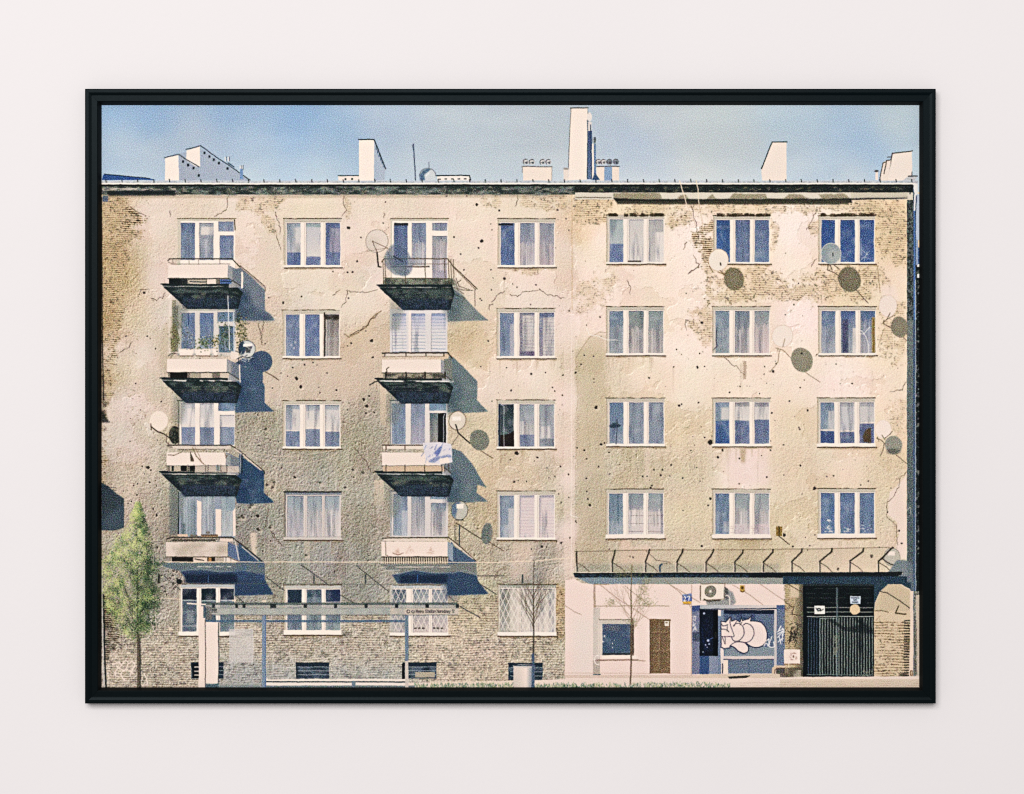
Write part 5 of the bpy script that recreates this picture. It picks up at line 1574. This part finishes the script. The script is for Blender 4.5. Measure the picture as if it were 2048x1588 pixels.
    line([(1748, 1222), (1762, 1221), (1776, 1224)], 2, (110, 92, 66), .8)
    line([(1797, 1212), (1791, 1226), (1812, 1228)], 2.4, (66, 54, 28), .95)
    line([(1752, 1240), (1760, 1232)], 1.3, (150, 120, 84), .7)
    for k in range(22):
        y = 1240 + k * 5.2
        rect(1808, y, 1824, y + 2.6, (40, 36, 28), .8)
    rect(1790, 1345, 1822, 1354, (50, 42, 34), .7, tex=(NM, .35, .6))
    line([(1824, 1165), (1823, 1356)], 6, (96, 108, 116))
    poly([(1820, 1182), (1827, 1182), (1827, 1352), (1818, 1352), (1820, 1260)], (232, 210, 190))
    rect(1828, 1182, 1838, 1352, (150, 148, 136))
    rect(1828, 1182, 1838, 1352, (60, 60, 56), .6, tex=(NF, .4, .62))
    rect(1832, 1190, 1848, 1376, (214, 196, 176), .9)
    rect(1828, 1230, 1834, 1350, (90, 84, 74), .6, tex=(NM, .35, .6))
    rect(1820, 1340, 1826, 1352, (196, 170, 140))
    ering(1823, 1346, 2.4, 5, 1.1, (110, 84, 60), .8)

    # ======================================================================= pavement
    poly([(1010, 1362), (1130, 1358), (1400, 1352), (1575, 1354), (1848, 1352), (1848, 1390), (800, 1390), (800, 1366)], (234, 213, 198))
    rect(1130, 1350, 1400, 1356, (206, 182, 162), .6)
    rect(1400, 1348, 1560, 1356, (216, 196, 176))
    poly([(1456, 1353), (1502, 1351), (1492, 1356), (1458, 1357)], (34, 30, 26), .9)
    rect(1560, 1358, 1848, 1390, (208, 188, 162), .6)
    for y in (1364, 1369, 1373):
        line([(1480, y + 2), (1600, y), (1848, y - 2)], 1, (150, 128, 100), .4, tex=(NH, .35, .6))
    # left kerb/bench
    rect(528, 1358, 812, 1362, (240, 224, 210))
    line([(532, 1363), (812, 1364)], 1.8, (34, 44, 52))
    rect(528, 1365, 812, 1371, (238, 222, 210))
    rect(420, 1371, 830, 1386, (110, 122, 124))
    rect(412, 1366, 530, 1384, (160, 164, 160), .5)
    rect(704, 1362, 711, 1376, (110, 124, 136))
    rect(860, 1363, 1030, 1368, (232, 212, 190), .8)

    # grass
    for k in range(1500):
        x = rng.uniform(830, 1460)
        dens = .9 if (x < 1025 or 1080 < x < 1210 or 1290 < x < 1460) else .5
        if rng.random() > dens:
            continue
        y = rng.uniform(1369, 1380) - (3 if 1300 < x < 1420 else 0) * rng.random()
        c = [(96, 124, 98), (60, 92, 80), (150, 160, 116), (190, 190, 150)][rng.integers(4)]
        line([(x, y), (x + rng.normal() * 1.4, y - rng.uniform(1.5, 5))], 1.1, c, .8)

    # graffiti loops on the plinth
    for pts in ([(226, 1330), (236, 1324), (242, 1332), (232, 1340), (230, 1350), (238, 1354)], [(243, 1330), (250, 1322), (256, 1326), (250, 1340), (243, 1345), (244, 1356), (252, 1358)],
                [(257, 1328), (264, 1324), (270, 1330), (262, 1344), (260, 1352)], [(283, 1344), (276, 1366), (294, 1368), (288, 1346)], [(228, 1345), (240, 1348), (248, 1360), (258, 1362)], [(232, 1332), (244, 1340), (256, 1340), (268, 1348)]):
        line(crv(pts), 2.0, (240, 220, 204), .95)
    # dark downpipe far left
    line([(203, 1130), (204, 1200), (206, 1300), (208, 1380)], 3, (206, 200, 190), .85)
    line([(207, 1190), (209, 1290), (212, 1380)], 3, (18, 22, 22), .9)
    line([(203, 395), (204, 560), (205, 700), (207, 800)], 2.4, (36, 30, 24), .8)
    # neighbour's shadow on the far left
    poly([(203, 965), (216, 972), (232, 987), (248, 997), (248, 1055), (236, 1060), (203, 1061)], (46, 58, 66), .95, .6)
    for k in range(9):
        line([(204, 972 + k * 5), (232, 976 + k * 5)], 1.2, (24, 30, 34), .7)
    poly([(203, 1040), (232, 1020), (246, 1010), (247, 1056), (203, 1060)], (70, 86, 100), .5, 1)
    poly([(203, 820), (212, 835), (220, 845), (203, 845)], (34, 34, 30), .8, .8)
    poly([(204, 750), (212, 790), (214, 835), (204, 838)], (40, 36, 30), .6, 2, tex=(NM, .35, .6))

    # long white wire, brackets and the lower canopy line on the left block
    line([(203, 1122), (340, 1124), (620, 1124), (900, 1124.5), (985, 1125), (1070, 1122), (1150, 1115)], 1.7, (240, 218, 192), .95)
    line([(470, 1167), (640, 1168), (790, 1169)], 1.3, (90, 92, 84), .7)
    for a, b, c, d in ((604, 1131, 655, 1168), (713, 1132, 778, 1184), (602, 1130, 620, 1142), (955, 1165, 992, 1188), (533, 1155, 568, 1180), (470, 1190, 488, 1205), (326, 1150, 360, 1180), (680, 1190, 708, 1206), (896, 1192, 908, 1202), (920, 1213, 960, 1235)):
        line([(a, b), (c, d)], 1.7, (62, 64, 60), .9)
    for x in (628, 731, 1045):
        line([(x, 1150), (x, 1166)], 3, (54, 60, 62), .9)
    line([(318, 1150), (318, 1165)], 4, (30, 30, 30), .9)
    for k in range(60):
        x, y = rng.uniform(320, 358), rng.uniform(1140, 1190)
        hole(x, y, rng.uniform(.8, 2.6), (44, 40, 34), .8)
    ell(358, 1163, 6, 5, (20, 22, 24), .9)
    rect(600, 1156, 730, 1166, (206, 190, 168), .3, tex=(NM, .4, .6))
    rect(955, 1150, 1010, 1153, (80, 76, 66), .6)
    # white flecks on brick
    for x, y, w, h in ((715, 1203, 8, 5), (337, 1254, 7, 7), (971, 1212, 8, 10), (524, 1200, 8, 5), (464, 1199, 8, 4)):
        rect(x, y, x + w, y + h, (228, 210, 186), .85)
    ering(876, 1294, 7, 10, 1.1, (228, 208, 184), .7)

    # ======================================================================= tram/bus shelter
    rect(458, 1258, 506, 1326, (210, 202, 196), .74)
    line([(506, 1260), (506, 1326)], 1, (230, 222, 216), .8)
    rect(407, 1240, 815, 1244.5, (74, 96, 120), .85)
    rect(524, 1230, 532, 1376, (128, 142, 158))
    line([(531, 1230), (531, 1376)], 1.6, (84, 108, 148), .9)
    rect(810, 1230, 817, 1322, (112, 128, 142))
    rect(810, 1322, 817, 1378, (206, 194, 182))
    rect(804, 1327, 809, 1358, (24, 26, 28))
    line([(375, 1207), (395, 1208), (420, 1209), (440, 1208)], 3, (238, 220, 204))
    line([(288, 1198), (312, 1201), (330, 1196), (360, 1199)], 1.6, (230, 208, 184), .85)
    rect(412, 1205, 915, 1210, (78, 88, 86), .85)
    rect(412, 1210, 915, 1216, (176, 172, 164), .75)
    for x in list(range(424, 912, 61)) + [470, 540, 790, 852, 912]:
        rect(x, 1208, x + 6, 1216, (36, 40, 42), .9)
    rect(418, 1216, 812, 1229, (176, 176, 166))
    rect(780, 1216, 917, 1229, (206, 192, 176))
    rect(418, 1216, 812, 1229, (140, 146, 144), .35, tex=(NM, .4, .6))
    line([(418, 1230), (917, 1230)], 1.4, (96, 100, 100), .8)
    line([(418, 1216), (917, 1216)], 1.1, (120, 122, 118), .7)
    rect(413, 1213, 424, 1240, (110, 108, 104), .8)
    for x in (426, 429, 432):
        ering(x, 1220, 1.4, 2, .9, (50, 52, 52), .9)
    line([(424, 1224.5), (435, 1224.5)], 1.2, (60, 62, 62))
    # lettering  «M Metro Stadion Narodowy 12»
    G = {'M': [[(0, 6), (0, 0), (2, 4), (4, 0), (4, 6)]], 'e': [[(0, 4), (3, 4), (3, 2.6), (1.5, 2), (0, 3), (0, 5), (1.5, 6), (3, 5.6)]], 't': [[(1, .5), (1, 5.4), (2.4, 6)], [(0, 2), (2.4, 2)]],
         'r': [[(0, 2), (0, 6)], [(0, 3.4), (1.2, 2), (2.2, 2.2)]], 'o': [[(1.5, 2), (0, 3), (0, 5), (1.5, 6), (3, 5), (3, 3), (1.5, 2)]], 'S': [[(3.2, 1), (1.6, 0), (0, 1.2), (.4, 2.6), (2.8, 3.4), (3.2, 5), (1.6, 6), (0, 5)]],
         'a': [[(.3, 2.2), (1.8, 2), (3, 3), (3, 6)], [(3, 4), (1, 4), (0, 5), (1, 6), (3, 5.2)]], 'd': [[(3, 0), (3, 6)], [(3, 3), (1.5, 2), (0, 3), (0, 5), (1.5, 6), (3, 5)]], 'i': [[(.5, 2), (.5, 6)], [(.5, .3), (.5, .9)]],
         'n': [[(0, 6), (0, 2)], [(0, 3.2), (1.6, 2), (3, 3), (3, 6)]], 'N': [[(0, 6), (0, 0), (3.6, 6), (3.6, 0)]], 'w': [[(0, 2), (1, 6), (2, 3), (3, 6), (4, 2)]], 'y': [[(0, 2), (1.6, 5.6)], [(3, 2), (1.2, 7.4), (.2, 7.6)]],
         '1': [[(0, 1.2), (1.4, 0), (1.4, 6)]], '2': [[(0, 1.2), (1.4, 0), (2.8, 1.2), (2.4, 3), (0, 6), (3, 6)]]}
    WD = {'M': 5.2, 'i': 2, 't': 3.2, 'r': 3, 'w': 5, 'S': 4.4, 'N': 4.8, '1': 2.8}
    x = 832.0
    for ch in 'Metro Stadion Narodowy 12':
        if ch == ' ':
            x += 2.2
            continue
        for st in G[ch]:
            line([(x + p * .83, 1219.2 + q * 1.02) for p, q in st], 1.0, (60, 56, 56), .8)
        x += WD.get(ch, 4.1) * .83
    ell(826, 1223, 3.4, 3.4, (60, 50, 54))
    line([(824.4, 1225), (824.4, 1221), (826, 1223.4), (827.6, 1221), (827.6, 1225)], .9, (222, 210, 200))
    ering(816.5, 1223, 2.8, 2.8, 1, (70, 64, 64), .9)
    # pillar of the shelter
    rect(397, 1212, 407, 1376, (236, 216, 202))
    rect(397, 1236, 411, 1384, (238, 218, 204))
    rect(411, 1244, 437, 1367, (240, 221, 208))
    line([(411, 1240), (411, 1376)], 1.5, (70, 62, 54), .9)
    line([(437.5, 1246), (437.5, 1368)], 2, (50, 56, 58), .9)
    poly([(411, 1369), (437, 1367), (438, 1376), (411, 1376)], (86, 104, 112))
    grad(1027, 1331, 1052, 1384, (214, 198, 186), (240, 221, 208), horiz=True)
    grad(1052, 1331, 1069, 1384, (240, 221, 208), (96, 112, 128), horiz=True)
    ell(1048, 1332, 20.5, 3.4, (206, 196, 188))
    line([(1028, 1331), (1066, 1331)], 2, (60, 72, 82))

    # ======================================================================= trees
    def limb(x, y, ang, ln, w, depth, col, al=.85):
        x2, y2 = x + ln * math.sin(ang), y - ln * math.cos(ang)
        xm, ym = (x + x2) / 2 + rng.normal() * ln * .04, (y + y2) / 2
        line([(x, y), (xm, ym), (x2, y2)], w, col, al, w2=w * .7)
        if depth:
            for s in (-1, 1):
                limb(x2, y2, ang * .82 + s * rng.uniform(.1, .34), ln * rng.uniform(.6, .82), w * .66, depth - 1, col, al * .93)
            if rng.random() < .6:
                limb(xm, ym, ang + rng.choice((-1, 1)) * rng.uniform(.25, .5), ln * .55, w * .55, depth - 1, col, al * .9)

    # green tree
    prof = [(1006, 276, 4), (1022, 276, 9), (1045, 276, 15), (1068, 272, 24), (1085, 268, 38), (1105, 266, 46), (1130, 265, 57), (1160, 264, 62), (1190, 264, 61), (1215, 266, 56), (1235, 270, 50), (1255, 274, 38), (1272, 277, 22), (1284, 276, 8)]
    py_ = np.array([p[0] for p in prof])
    pc_ = np.array([p[1] for p in prof])
    pr_ = np.array([p[2] for p in prof])
    poly([(p[1] - p[2] * .85, p[0]) for p in prof] + [(p[1] + p[2] * .85, p[0]) for p in prof[::-1]], (120, 126, 86), .4, 6, tex=(NM, .36, .66))
    line([(273, 1060), (275, 1150), (276, 1250), (276, 1380)], 1.6, (50, 48, 36), .9, w2=4)
    line([(277, 1270), (278, 1380)], 5.5, (96, 84, 70), .95)
    line([(280.4, 1275), (280.6, 1380)], 1.8, (34, 32, 28), .9)
    for k in range(26):
        y = rng.uniform(1130, 1270)
        s = rng.choice((-1, 1))
        L = rng.uniform(18, 46)
        line([(276, y), (276 + s * L * .5, y - L * .7), (276 + s * L * .72, y - L * 1.25)], 1.5, (44, 48, 32), .8, w2=.8)
    nl = 10500
    upn2 = upnoise(1300, 400, 9, 9, seed=78)
    upn = upnoise(1300, 4, 7, 7, seed=77)[:, 0]
    poly([(268, 1100), (300, 1110), (322, 1160), (320, 1215), (305, 1240), (276, 1262), (262, 1240), (270, 1180)], (52, 70, 44), .55, 6, tex=(NM, .32, .6))
    lx, ly = [], []
    clump = [(rng.uniform(1012, 1270), rng.uniform(-1, 1)) for _ in range(170)]
    for k in range(nl):
        cy, u = clump[rng.integers(len(clump))]
        y = cy + rng.normal() * 8
        if y < 1003 or y > 1284:
            continue
        c = np.interp(y, py_, pc_)
        r = np.interp(y, py_, pr_)
        r = r * (.86 + .26 * upn[int(y) % len(upn)] + (.10 if u < 0 else -.02))
        x = c + u * r * .9 + rng.normal() * (4.5 + 5.5 * rng.random())
        if abs(x - c) > r * 1.35:
            continue
        side = (x - c) / max(r, 1)
        t = np.clip(.60 - side * .34 + (upn2[int(y) % 1300, int(x) % 400] - .5) * .8 + rng.normal() * .26 - (y - 1100) / 700, 0, 1)
        if t > .78:
            col = (206, 210, 140)
        elif t > .55:
            col = (162, 174, 104)
        elif t > .32:
            col = (112, 134, 84)
        elif t > .14:
            col = (66, 92, 56)
        else:
            col = (26, 42, 26)
        r_ = rng.uniform(.55, 1.2)
        bx = box(x - 1, y - 1, x + 1, y + 1, 1)
        ell(x, y, r_, r_ * rng.uniform(.6, 1), col, .78)
    # bare tree
    TB = (84, 72, 56)
    line([(1067, 1235), (1067, 1290), (1066, 1332)], 2.6, (70, 64, 54), .95, w2=4.4)
    line([(1066, 1310), (1066, 1380)], 5, (72, 92, 112), .9)
    line([(1067, 1240), (1067, 1190), (1068, 1120)], 2.4, TB, .9, w2=.9)
    for y, s, L in ((1245, -1, 44), (1240, 1, 42), (1258, -1, 46), (1232, -1, 40), (1228, 1, 40), (1218, 1, 34), (1214, -1, 34), (1205, 1, 30), (1200, -1, 30), (1190, 1, 24), (1250, 1, 40)):
        limb(1067, y, s * rng.uniform(.32, .62), L * .62, 1.5, 3, TB, .8)
    # sparse tree before the shop
    line([(1264, 1238), (1263, 1300), (1261, 1368)], 2.6, (104, 84, 66), .95, w2=3.4)
    line([(1263, 1250), (1262, 1180), (1264, 1130)], 2.4, (110, 90, 68), .9, w2=1)
    line([(1266, 1240), (1266, 1310)], 3.2, (84, 66, 50), .6)
    for y, s, L in ((1250, -1, 46), (1244, 1, 46), (1236, -1, 50), (1230, 1, 44), (1262, 1, 40), (1222, -1, 40), (1214, 1, 40), (1205, -1, 30), (1266, 1, 36)):
        limb(1263, y, s * rng.uniform(.35, .7), L * .62, 1.2, 3, (140, 116, 90), .6)
    for k in range(900):
        cx, cy, sx_, sy_ = [(1262, 1152, 26, 9), (1240, 1150, 12, 7), (1290, 1160, 14, 9), (1286, 1178, 10, 12), (1298, 1205, 10, 8), (1222, 1205, 8, 6), (1264, 1245, 9, 6), (1282, 1200, 8, 14), (1258, 1140, 16, 8)][k % 9]
        x, y = cx + rng.normal() * sx_ * .7, cy + rng.normal() * sy_ * .7
        col = [(112, 110, 70), (150, 142, 94), (84, 88, 62), (186, 176, 132)][rng.integers(4)]
        ell(x, y, rng.uniform(.6, 1.4), rng.uniform(.5, 1.0), col, .42)

    # ======================================================================= the print's own look: bite, tone and grain
    # hand-held wobble so that no edge is ruler-straight
    dx = (fbm(22, octs=3, seed=201) - .5) * 1.5 + (fbm(5, octs=1, seed=203) - .5) * .7
    dy = (fbm(22, octs=3, seed=211) - .5) * 1.4 + (fbm(5, octs=1, seed=213) - .5) * .7
    sx_ = np.clip(xx + dx, 0, PW - 1.01)
    sy_ = np.clip(yy + dy, 0, PH - 1.01)
    xi, yi = sx_.astype(int), sy_.astype(int)
    fx_, fy_ = (sx_ - xi)[..., None], (sy_ - yi)[..., None]
    img = ((img[yi, xi] * (1 - fx_) + img[yi, xi + 1] * fx_) * (1 - fy_)
           + (img[yi + 1, xi] * (1 - fx_) + img[yi + 1, xi + 1] * fx_) * fy_)
    a = np.clip(img, 0, 255) / 255.
    a = blur(a, .55)
    b1 = blur(a, 1.0)
    b2 = blur(a, 2.6)
    b3 = blur(a, 7)
    a = a + .55 * (a - b1) + .28 * (b1 - b2) + .20 * (b2 - b3)
    L = a.mean(2, keepdims=True)
    # tone: shadows to teal, lights to cream
    sh = np.clip(1 - L / .35, 0, 1)
    a += sh * np.array([-.018, .004, .010], np.float32)
    r = np.random.default_rng(99)
    g = r.normal(size=(PH, PW)).astype(np.float32)
    g = blur(g, .5) - blur(g, 1.2) * .9
    g /= g.std()
    gc = r.normal(size=(PH, PW, 3)).astype(np.float32)
    gc = blur(gc, .6)
    gc /= gc.std()
    Lc = np.clip(L, 0, 1)
    amp = .022 + .15 * np.clip(Lc * (1 - Lc) * 4, 0, 1) ** .8 * np.clip((1.02 - Lc) * 1.6, .25, 1)
    a = a + amp * (g[..., None] * .72 + gc * .16)
    return np.clip(a, .0, 1.).astype(np.float32)


# ---------------------------------------------------------------- helpers
def obj(name, verts, faces, mat, parent=None, loc=None, smooth=False):
    me = bpy.data.meshes.new(name)
    me.from_pydata(verts, [], faces)
    bm = bmesh.new()
    bm.from_mesh(me)
    bmesh.ops.recalc_face_normals(bm, faces=bm.faces)
    bm.to_mesh(me)
    bm.free()
    if mat:
        me.materials.append(mat)
    o = bpy.data.objects.new(name, me)
    sc.collection.objects.link(o)
    if parent:
        o.parent = parent
    if loc:
        o.location = loc
    return o


def mat_new(name):
    m = bpy.data.materials.new(name)
    m.use_nodes = True
    nt = m.node_tree
    return m, nt, nt.nodes['Principled BSDF']


def node(nt, typ, **kw):
    n = nt.nodes.new(typ)
    for k, v in kw.items():
        if k in n.inputs:
            n.inputs[k].default_value = v
        else:
            setattr(n, k, v)
    return n


def ramp(nt, fac, c0, c1, p0=0.0, p1=1.0):
    r = nt.nodes.new('ShaderNodeValToRGB')
    r.color_ramp.elements[0].position = p0
    r.color_ramp.elements[1].position = p1
    r.color_ramp.elements[0].color = (*c0, 1)
    r.color_ramp.elements[1].color = (*c1, 1)
    nt.links.new(fac, r.inputs[0])
    return r.outputs[0]


# ---------------------------------------------------------------- materials
# wall: rolled matt emulsion
m_wall, nt, b = mat_new('white_emulsion')
tc = node(nt, 'ShaderNodeTexCoord')
n1 = node(nt, 'ShaderNodeTexNoise', Scale=3.2, Detail=4.0)
n2 = node(nt, 'ShaderNodeTexNoise', Scale=160.0, Detail=3.0, Roughness=.6)
n3 = node(nt, 'ShaderNodeTexNoise', Scale=26.0, Detail=2.0)
for n in (n1, n2, n3):
    nt.links.new(tc.outputs['Object'], n.inputs['Vector'])
nt.links.new(ramp(nt, n1.outputs['Fac'], (.846, .812, .810), (.860, .826, .823), .3, .7), b.inputs['Base Color'])
mx = node(nt, 'ShaderNodeMath', operation='MULTIPLY_ADD')
mx.inputs[1].default_value = .6
nt.links.new(n3.outputs['Fac'], mx.inputs[0])
nt.links.new(n2.outputs['Fac'], mx.inputs[2])
bp = node(nt, 'ShaderNodeBump', Strength=.10, Distance=.0012)
nt.links.new(mx.outputs[0], bp.inputs['Height'])
nt.links.new(bp.outputs[0], b.inputs['Normal'])
b.inputs['Roughness'].default_value = .9
b.inputs['Specular IOR Level'].default_value = .15


def lacquer(name, c0, c1, rough, spec):
    m, nt, b = mat_new(name)
    tc = node(nt, 'ShaderNodeTexCoord')
    n = node(nt, 'ShaderNodeTexNoise', Scale=2.2, Detail=3.0)
    g = node(nt, 'ShaderNodeTexNoise', Scale=420.0, Detail=2.0)
    nt.links.new(tc.outputs['Object'], n.inputs['Vector'])
    nt.links.new(tc.outputs['Object'], g.inputs['Vector'])
    nt.links.new(ramp(nt, n.outputs['Fac'], c0, c1, .35, .65), b.inputs['Base Color'])
    mr = node(nt, 'ShaderNodeMapRange')
    mr.inputs['To Min'].default_value = rough - .05
    mr.inputs['To Max'].default_value = rough + .06
    nt.links.new(g.outputs['Fac'], mr.inputs['Value'])
    nt.links.new(mr.outputs[0], b.inputs['Roughness'])
    bp = node(nt, 'ShaderNodeBump', Strength=.05, Distance=.0003)
    nt.links.new(g.outputs['Fac'], bp.inputs['Height'])
    nt.links.new(bp.outputs[0], b.inputs['Normal'])
    b.inputs['Specular IOR Level'].default_value = spec
    b.inputs['Specular Tint'].default_value = (.72, .92, 1.0, 1)
    return m


m_rail = lacquer('black_lacquer', (.0014, .0040, .0052), (.0026, .0042, .0046), .30, .055)
m_lip = lacquer('matt_black', (.0022, .0022, .0022), (.0034, .0036, .0034), .6, .10)
m_back, nt, b = mat_new('grey_board')
tc = node(nt, 'ShaderNodeTexCoord')
n1 = node(nt, 'ShaderNodeTexNoise', Scale=40.0, Detail=3.0)
nt.links.new(tc.outputs['Object'], n1.inputs['Vector'])
nt.links.new(ramp(nt, n1.outputs['Fac'], (.20, .17, .13), (.28, .24, .19)), b.inputs['Base Color'])
b.inputs['Roughness'].default_value = .9

# ---------------------------------------------------------------- the wall
WX, WZ0, WZ1, WT = 3.2, 0.0, 3.2, .12
wall = obj('wall', [(-WX, 0, WZ0), (WX, 0, WZ0), (WX, 0, WZ1), (-WX, 0, WZ1), (-WX, WT, WZ0), (WX, WT, WZ0), (WX, WT, WZ1), (-WX, WT, WZ1)],
           [(0, 1, 2, 3), (4, 5, 6, 7), (0, 1, 5, 4), (1, 2, 6, 5), (2, 3, 7, 6), (3, 0, 4, 7)], m_wall)
wall['kind'] = 'structure'
wall['label'] = 'plain off-white painted wall behind the framed picture'


# ---------------------------------------------------------------- the framed picture
def W(px, py, depth):
    """photograph pixel -> point at `depth` off the wall (towards the viewer)"""
    k = (DCAM + DEEP - depth) / DCAM * S
    return ((px - CX) * k, -depth, 1.55 - (py - CY) * k)


OX0, OY0, OX1, OY1 = 169.6, 177.2, 1872.0, 1407.4      # outer edge of the frame at its front
fx, _, fz = W((OX0 + OX1) / 2, OY1, DEEP)
root = bpy.data.objects.new('framed_picture', None)
sc.collection.objects.link(root)
root.location = (fx, 0, fz)
root.empty_display_size = .1
root['label'] = 'black framed photograph of a weathered apartment block hanging on the white wall'
root['category'] = 'framed picture'

x0, _, z1 = W(OX0, OY0, DEEP)
x1, _, z0 = W(OX1, OY1, DEEP)
mm = .001
# moulding section: (distance in from the outer edge, height off the wall)
SEC = [(0, -.0005), (0, 15.4 * mm), (.35 * mm, 16.4 * mm), (1.1 * mm, 16.9 * mm), (1.9 * mm, 17 * mm), (4.6 * mm, 17 * mm), (5.0 * mm, 16.9 * mm),
       (7.5 * mm, 16.25 * mm), (7.7 * mm, 15.8 * mm), (8.1 * mm, 15.7 * mm), (14.8 * mm, 15.6 * mm), (15.5 * mm, 15.3 * mm), (15.7 * mm, 14.9 * mm), (15.7 * mm, -.0005)]
LIP = [(15.7 * mm, 14.8 * mm), (16.1 * mm, 14.6 * mm), (18.5 * mm, 9.2 * mm), (18.9 * mm, 8.0 * mm), (18.9 * mm, 7.4 * mm), (15.7 * mm, 7.4 * mm)]


def moulding(name, sec, side, mat, parent, gap=.00012):
    """one mitred length of moulding; side: 'top','bottom','left','right'"""
    V, F = [], []
    n = len(sec)
    for end in (0, 1):
        for u, d in sec:
            a = u + gap
            if side in ('top', 'bottom'):
                x = (x0 + a) if end == 0 else (x1 - a)
                z = (z1 - u) if side == 'top' else (z0 + u)
            else:
                z = (z0 + a) if end == 0 else (z1 - a)
                x = (x0 + u) if side == 'left' else (x1 - u)
            V.append((x - fx, -d, z - fz))
    for i in range(n):
        j = (i + 1) % n
        F.append((i, j, n + j, n + i))
    F.append(tuple(range(n)))
    F.append(tuple(range(2 * n - 1, n - 1, -1)))
    return obj(name, V, F, mat, parent)


for side in ('top', 'bottom', 'left', 'right'):
    rail = moulding('rail', SEC, side, m_rail, root)
    moulding('lip', LIP, side, m_lip, rail)

# backing board behind the print
PD = .0072
bx0, bz0, bx1, bz1 = x0 + .0155, z0 + .0155, x1 - .0155, z1 - .0155
V = [(x - fx, -y, z - fz) for y in (.001, .0058) for x, z in ((bx0, bz0), (bx1, bz0), (bx1, bz1), (bx0, bz1))]
obj('backing_board', V, [(0, 1, 2, 3), (4, 5, 6, 7), (0, 1, 5, 4), (1, 2, 6, 5), (2, 3, 7, 6), (3, 0, 4, 7)], m_back, root)

# the print: a thin mounted sheet, its picture drawn by paint_print()
pa = W(PX0, PY0, PD)
pb = W(PX0 + PW, PY0 + PH, PD)
V = [(x - fx, -y, z - fz) for y in (.0057, PD) for x, z in ((pa[0], pb[2]), (pb[0], pb[2]), (pb[0], pa[2]), (pa[0], pa[2]))]
pr = obj('print', V, [(0, 1, 2, 3), (4, 5, 6, 7), (0, 1, 5, 4), (1, 2, 6, 5), (2, 3, 7, 6), (3, 0, 4, 7)], None, root)
pr['label'] = 'grainy colour photograph of a pockmarked five-storey facade with balconies, satellite dishes and a shop'
uv = pr.data.uv_layers.new(name='UVMap')
for l in pr.data.loops:
    v = pr.data.vertices[l.vertex_index].co
    uv.data[l.index].uv = ((v.x + fx - pa[0]) / (pb[0] - pa[0]), (v.z + fz - pb[2]) / (pa[2] - pb[2]))

pic = paint_print()
im = bpy.data.images.new('print_picture', PW, PH, alpha=False, float_buffer=False)
buf = np.ones((PH, PW, 4), np.float32)
buf[..., :3] = pic[::-1]
im.pixels.foreach_set(buf.ravel())
im.update()
im.pack()
m_print, nt, b = mat_new('photographic_print')
ti = nt.nodes.new('ShaderNodeTexImage')
ti.image = im
ti.interpolation = 'Linear'
ti.extension = 'EXTEND'
tu = node(nt, 'ShaderNodeUVMap')
nt.links.new(tu.outputs[0], ti.inputs['Vector'])
gn = node(nt, 'ShaderNodeMix', data_type='RGBA', blend_type='MULTIPLY')
gn.inputs[0].default_value = 1
nt.links.new(ti.outputs[0], gn.inputs[6])
gn.inputs[7].default_value = PRINT_GAIN
nt.links.new(gn.outputs[2], b.inputs['Base Color'])
b.inputs['Roughness'].default_value = .65
b.inputs['Specular IOR Level'].default_value = .06
pr.data.materials.append(m_print)
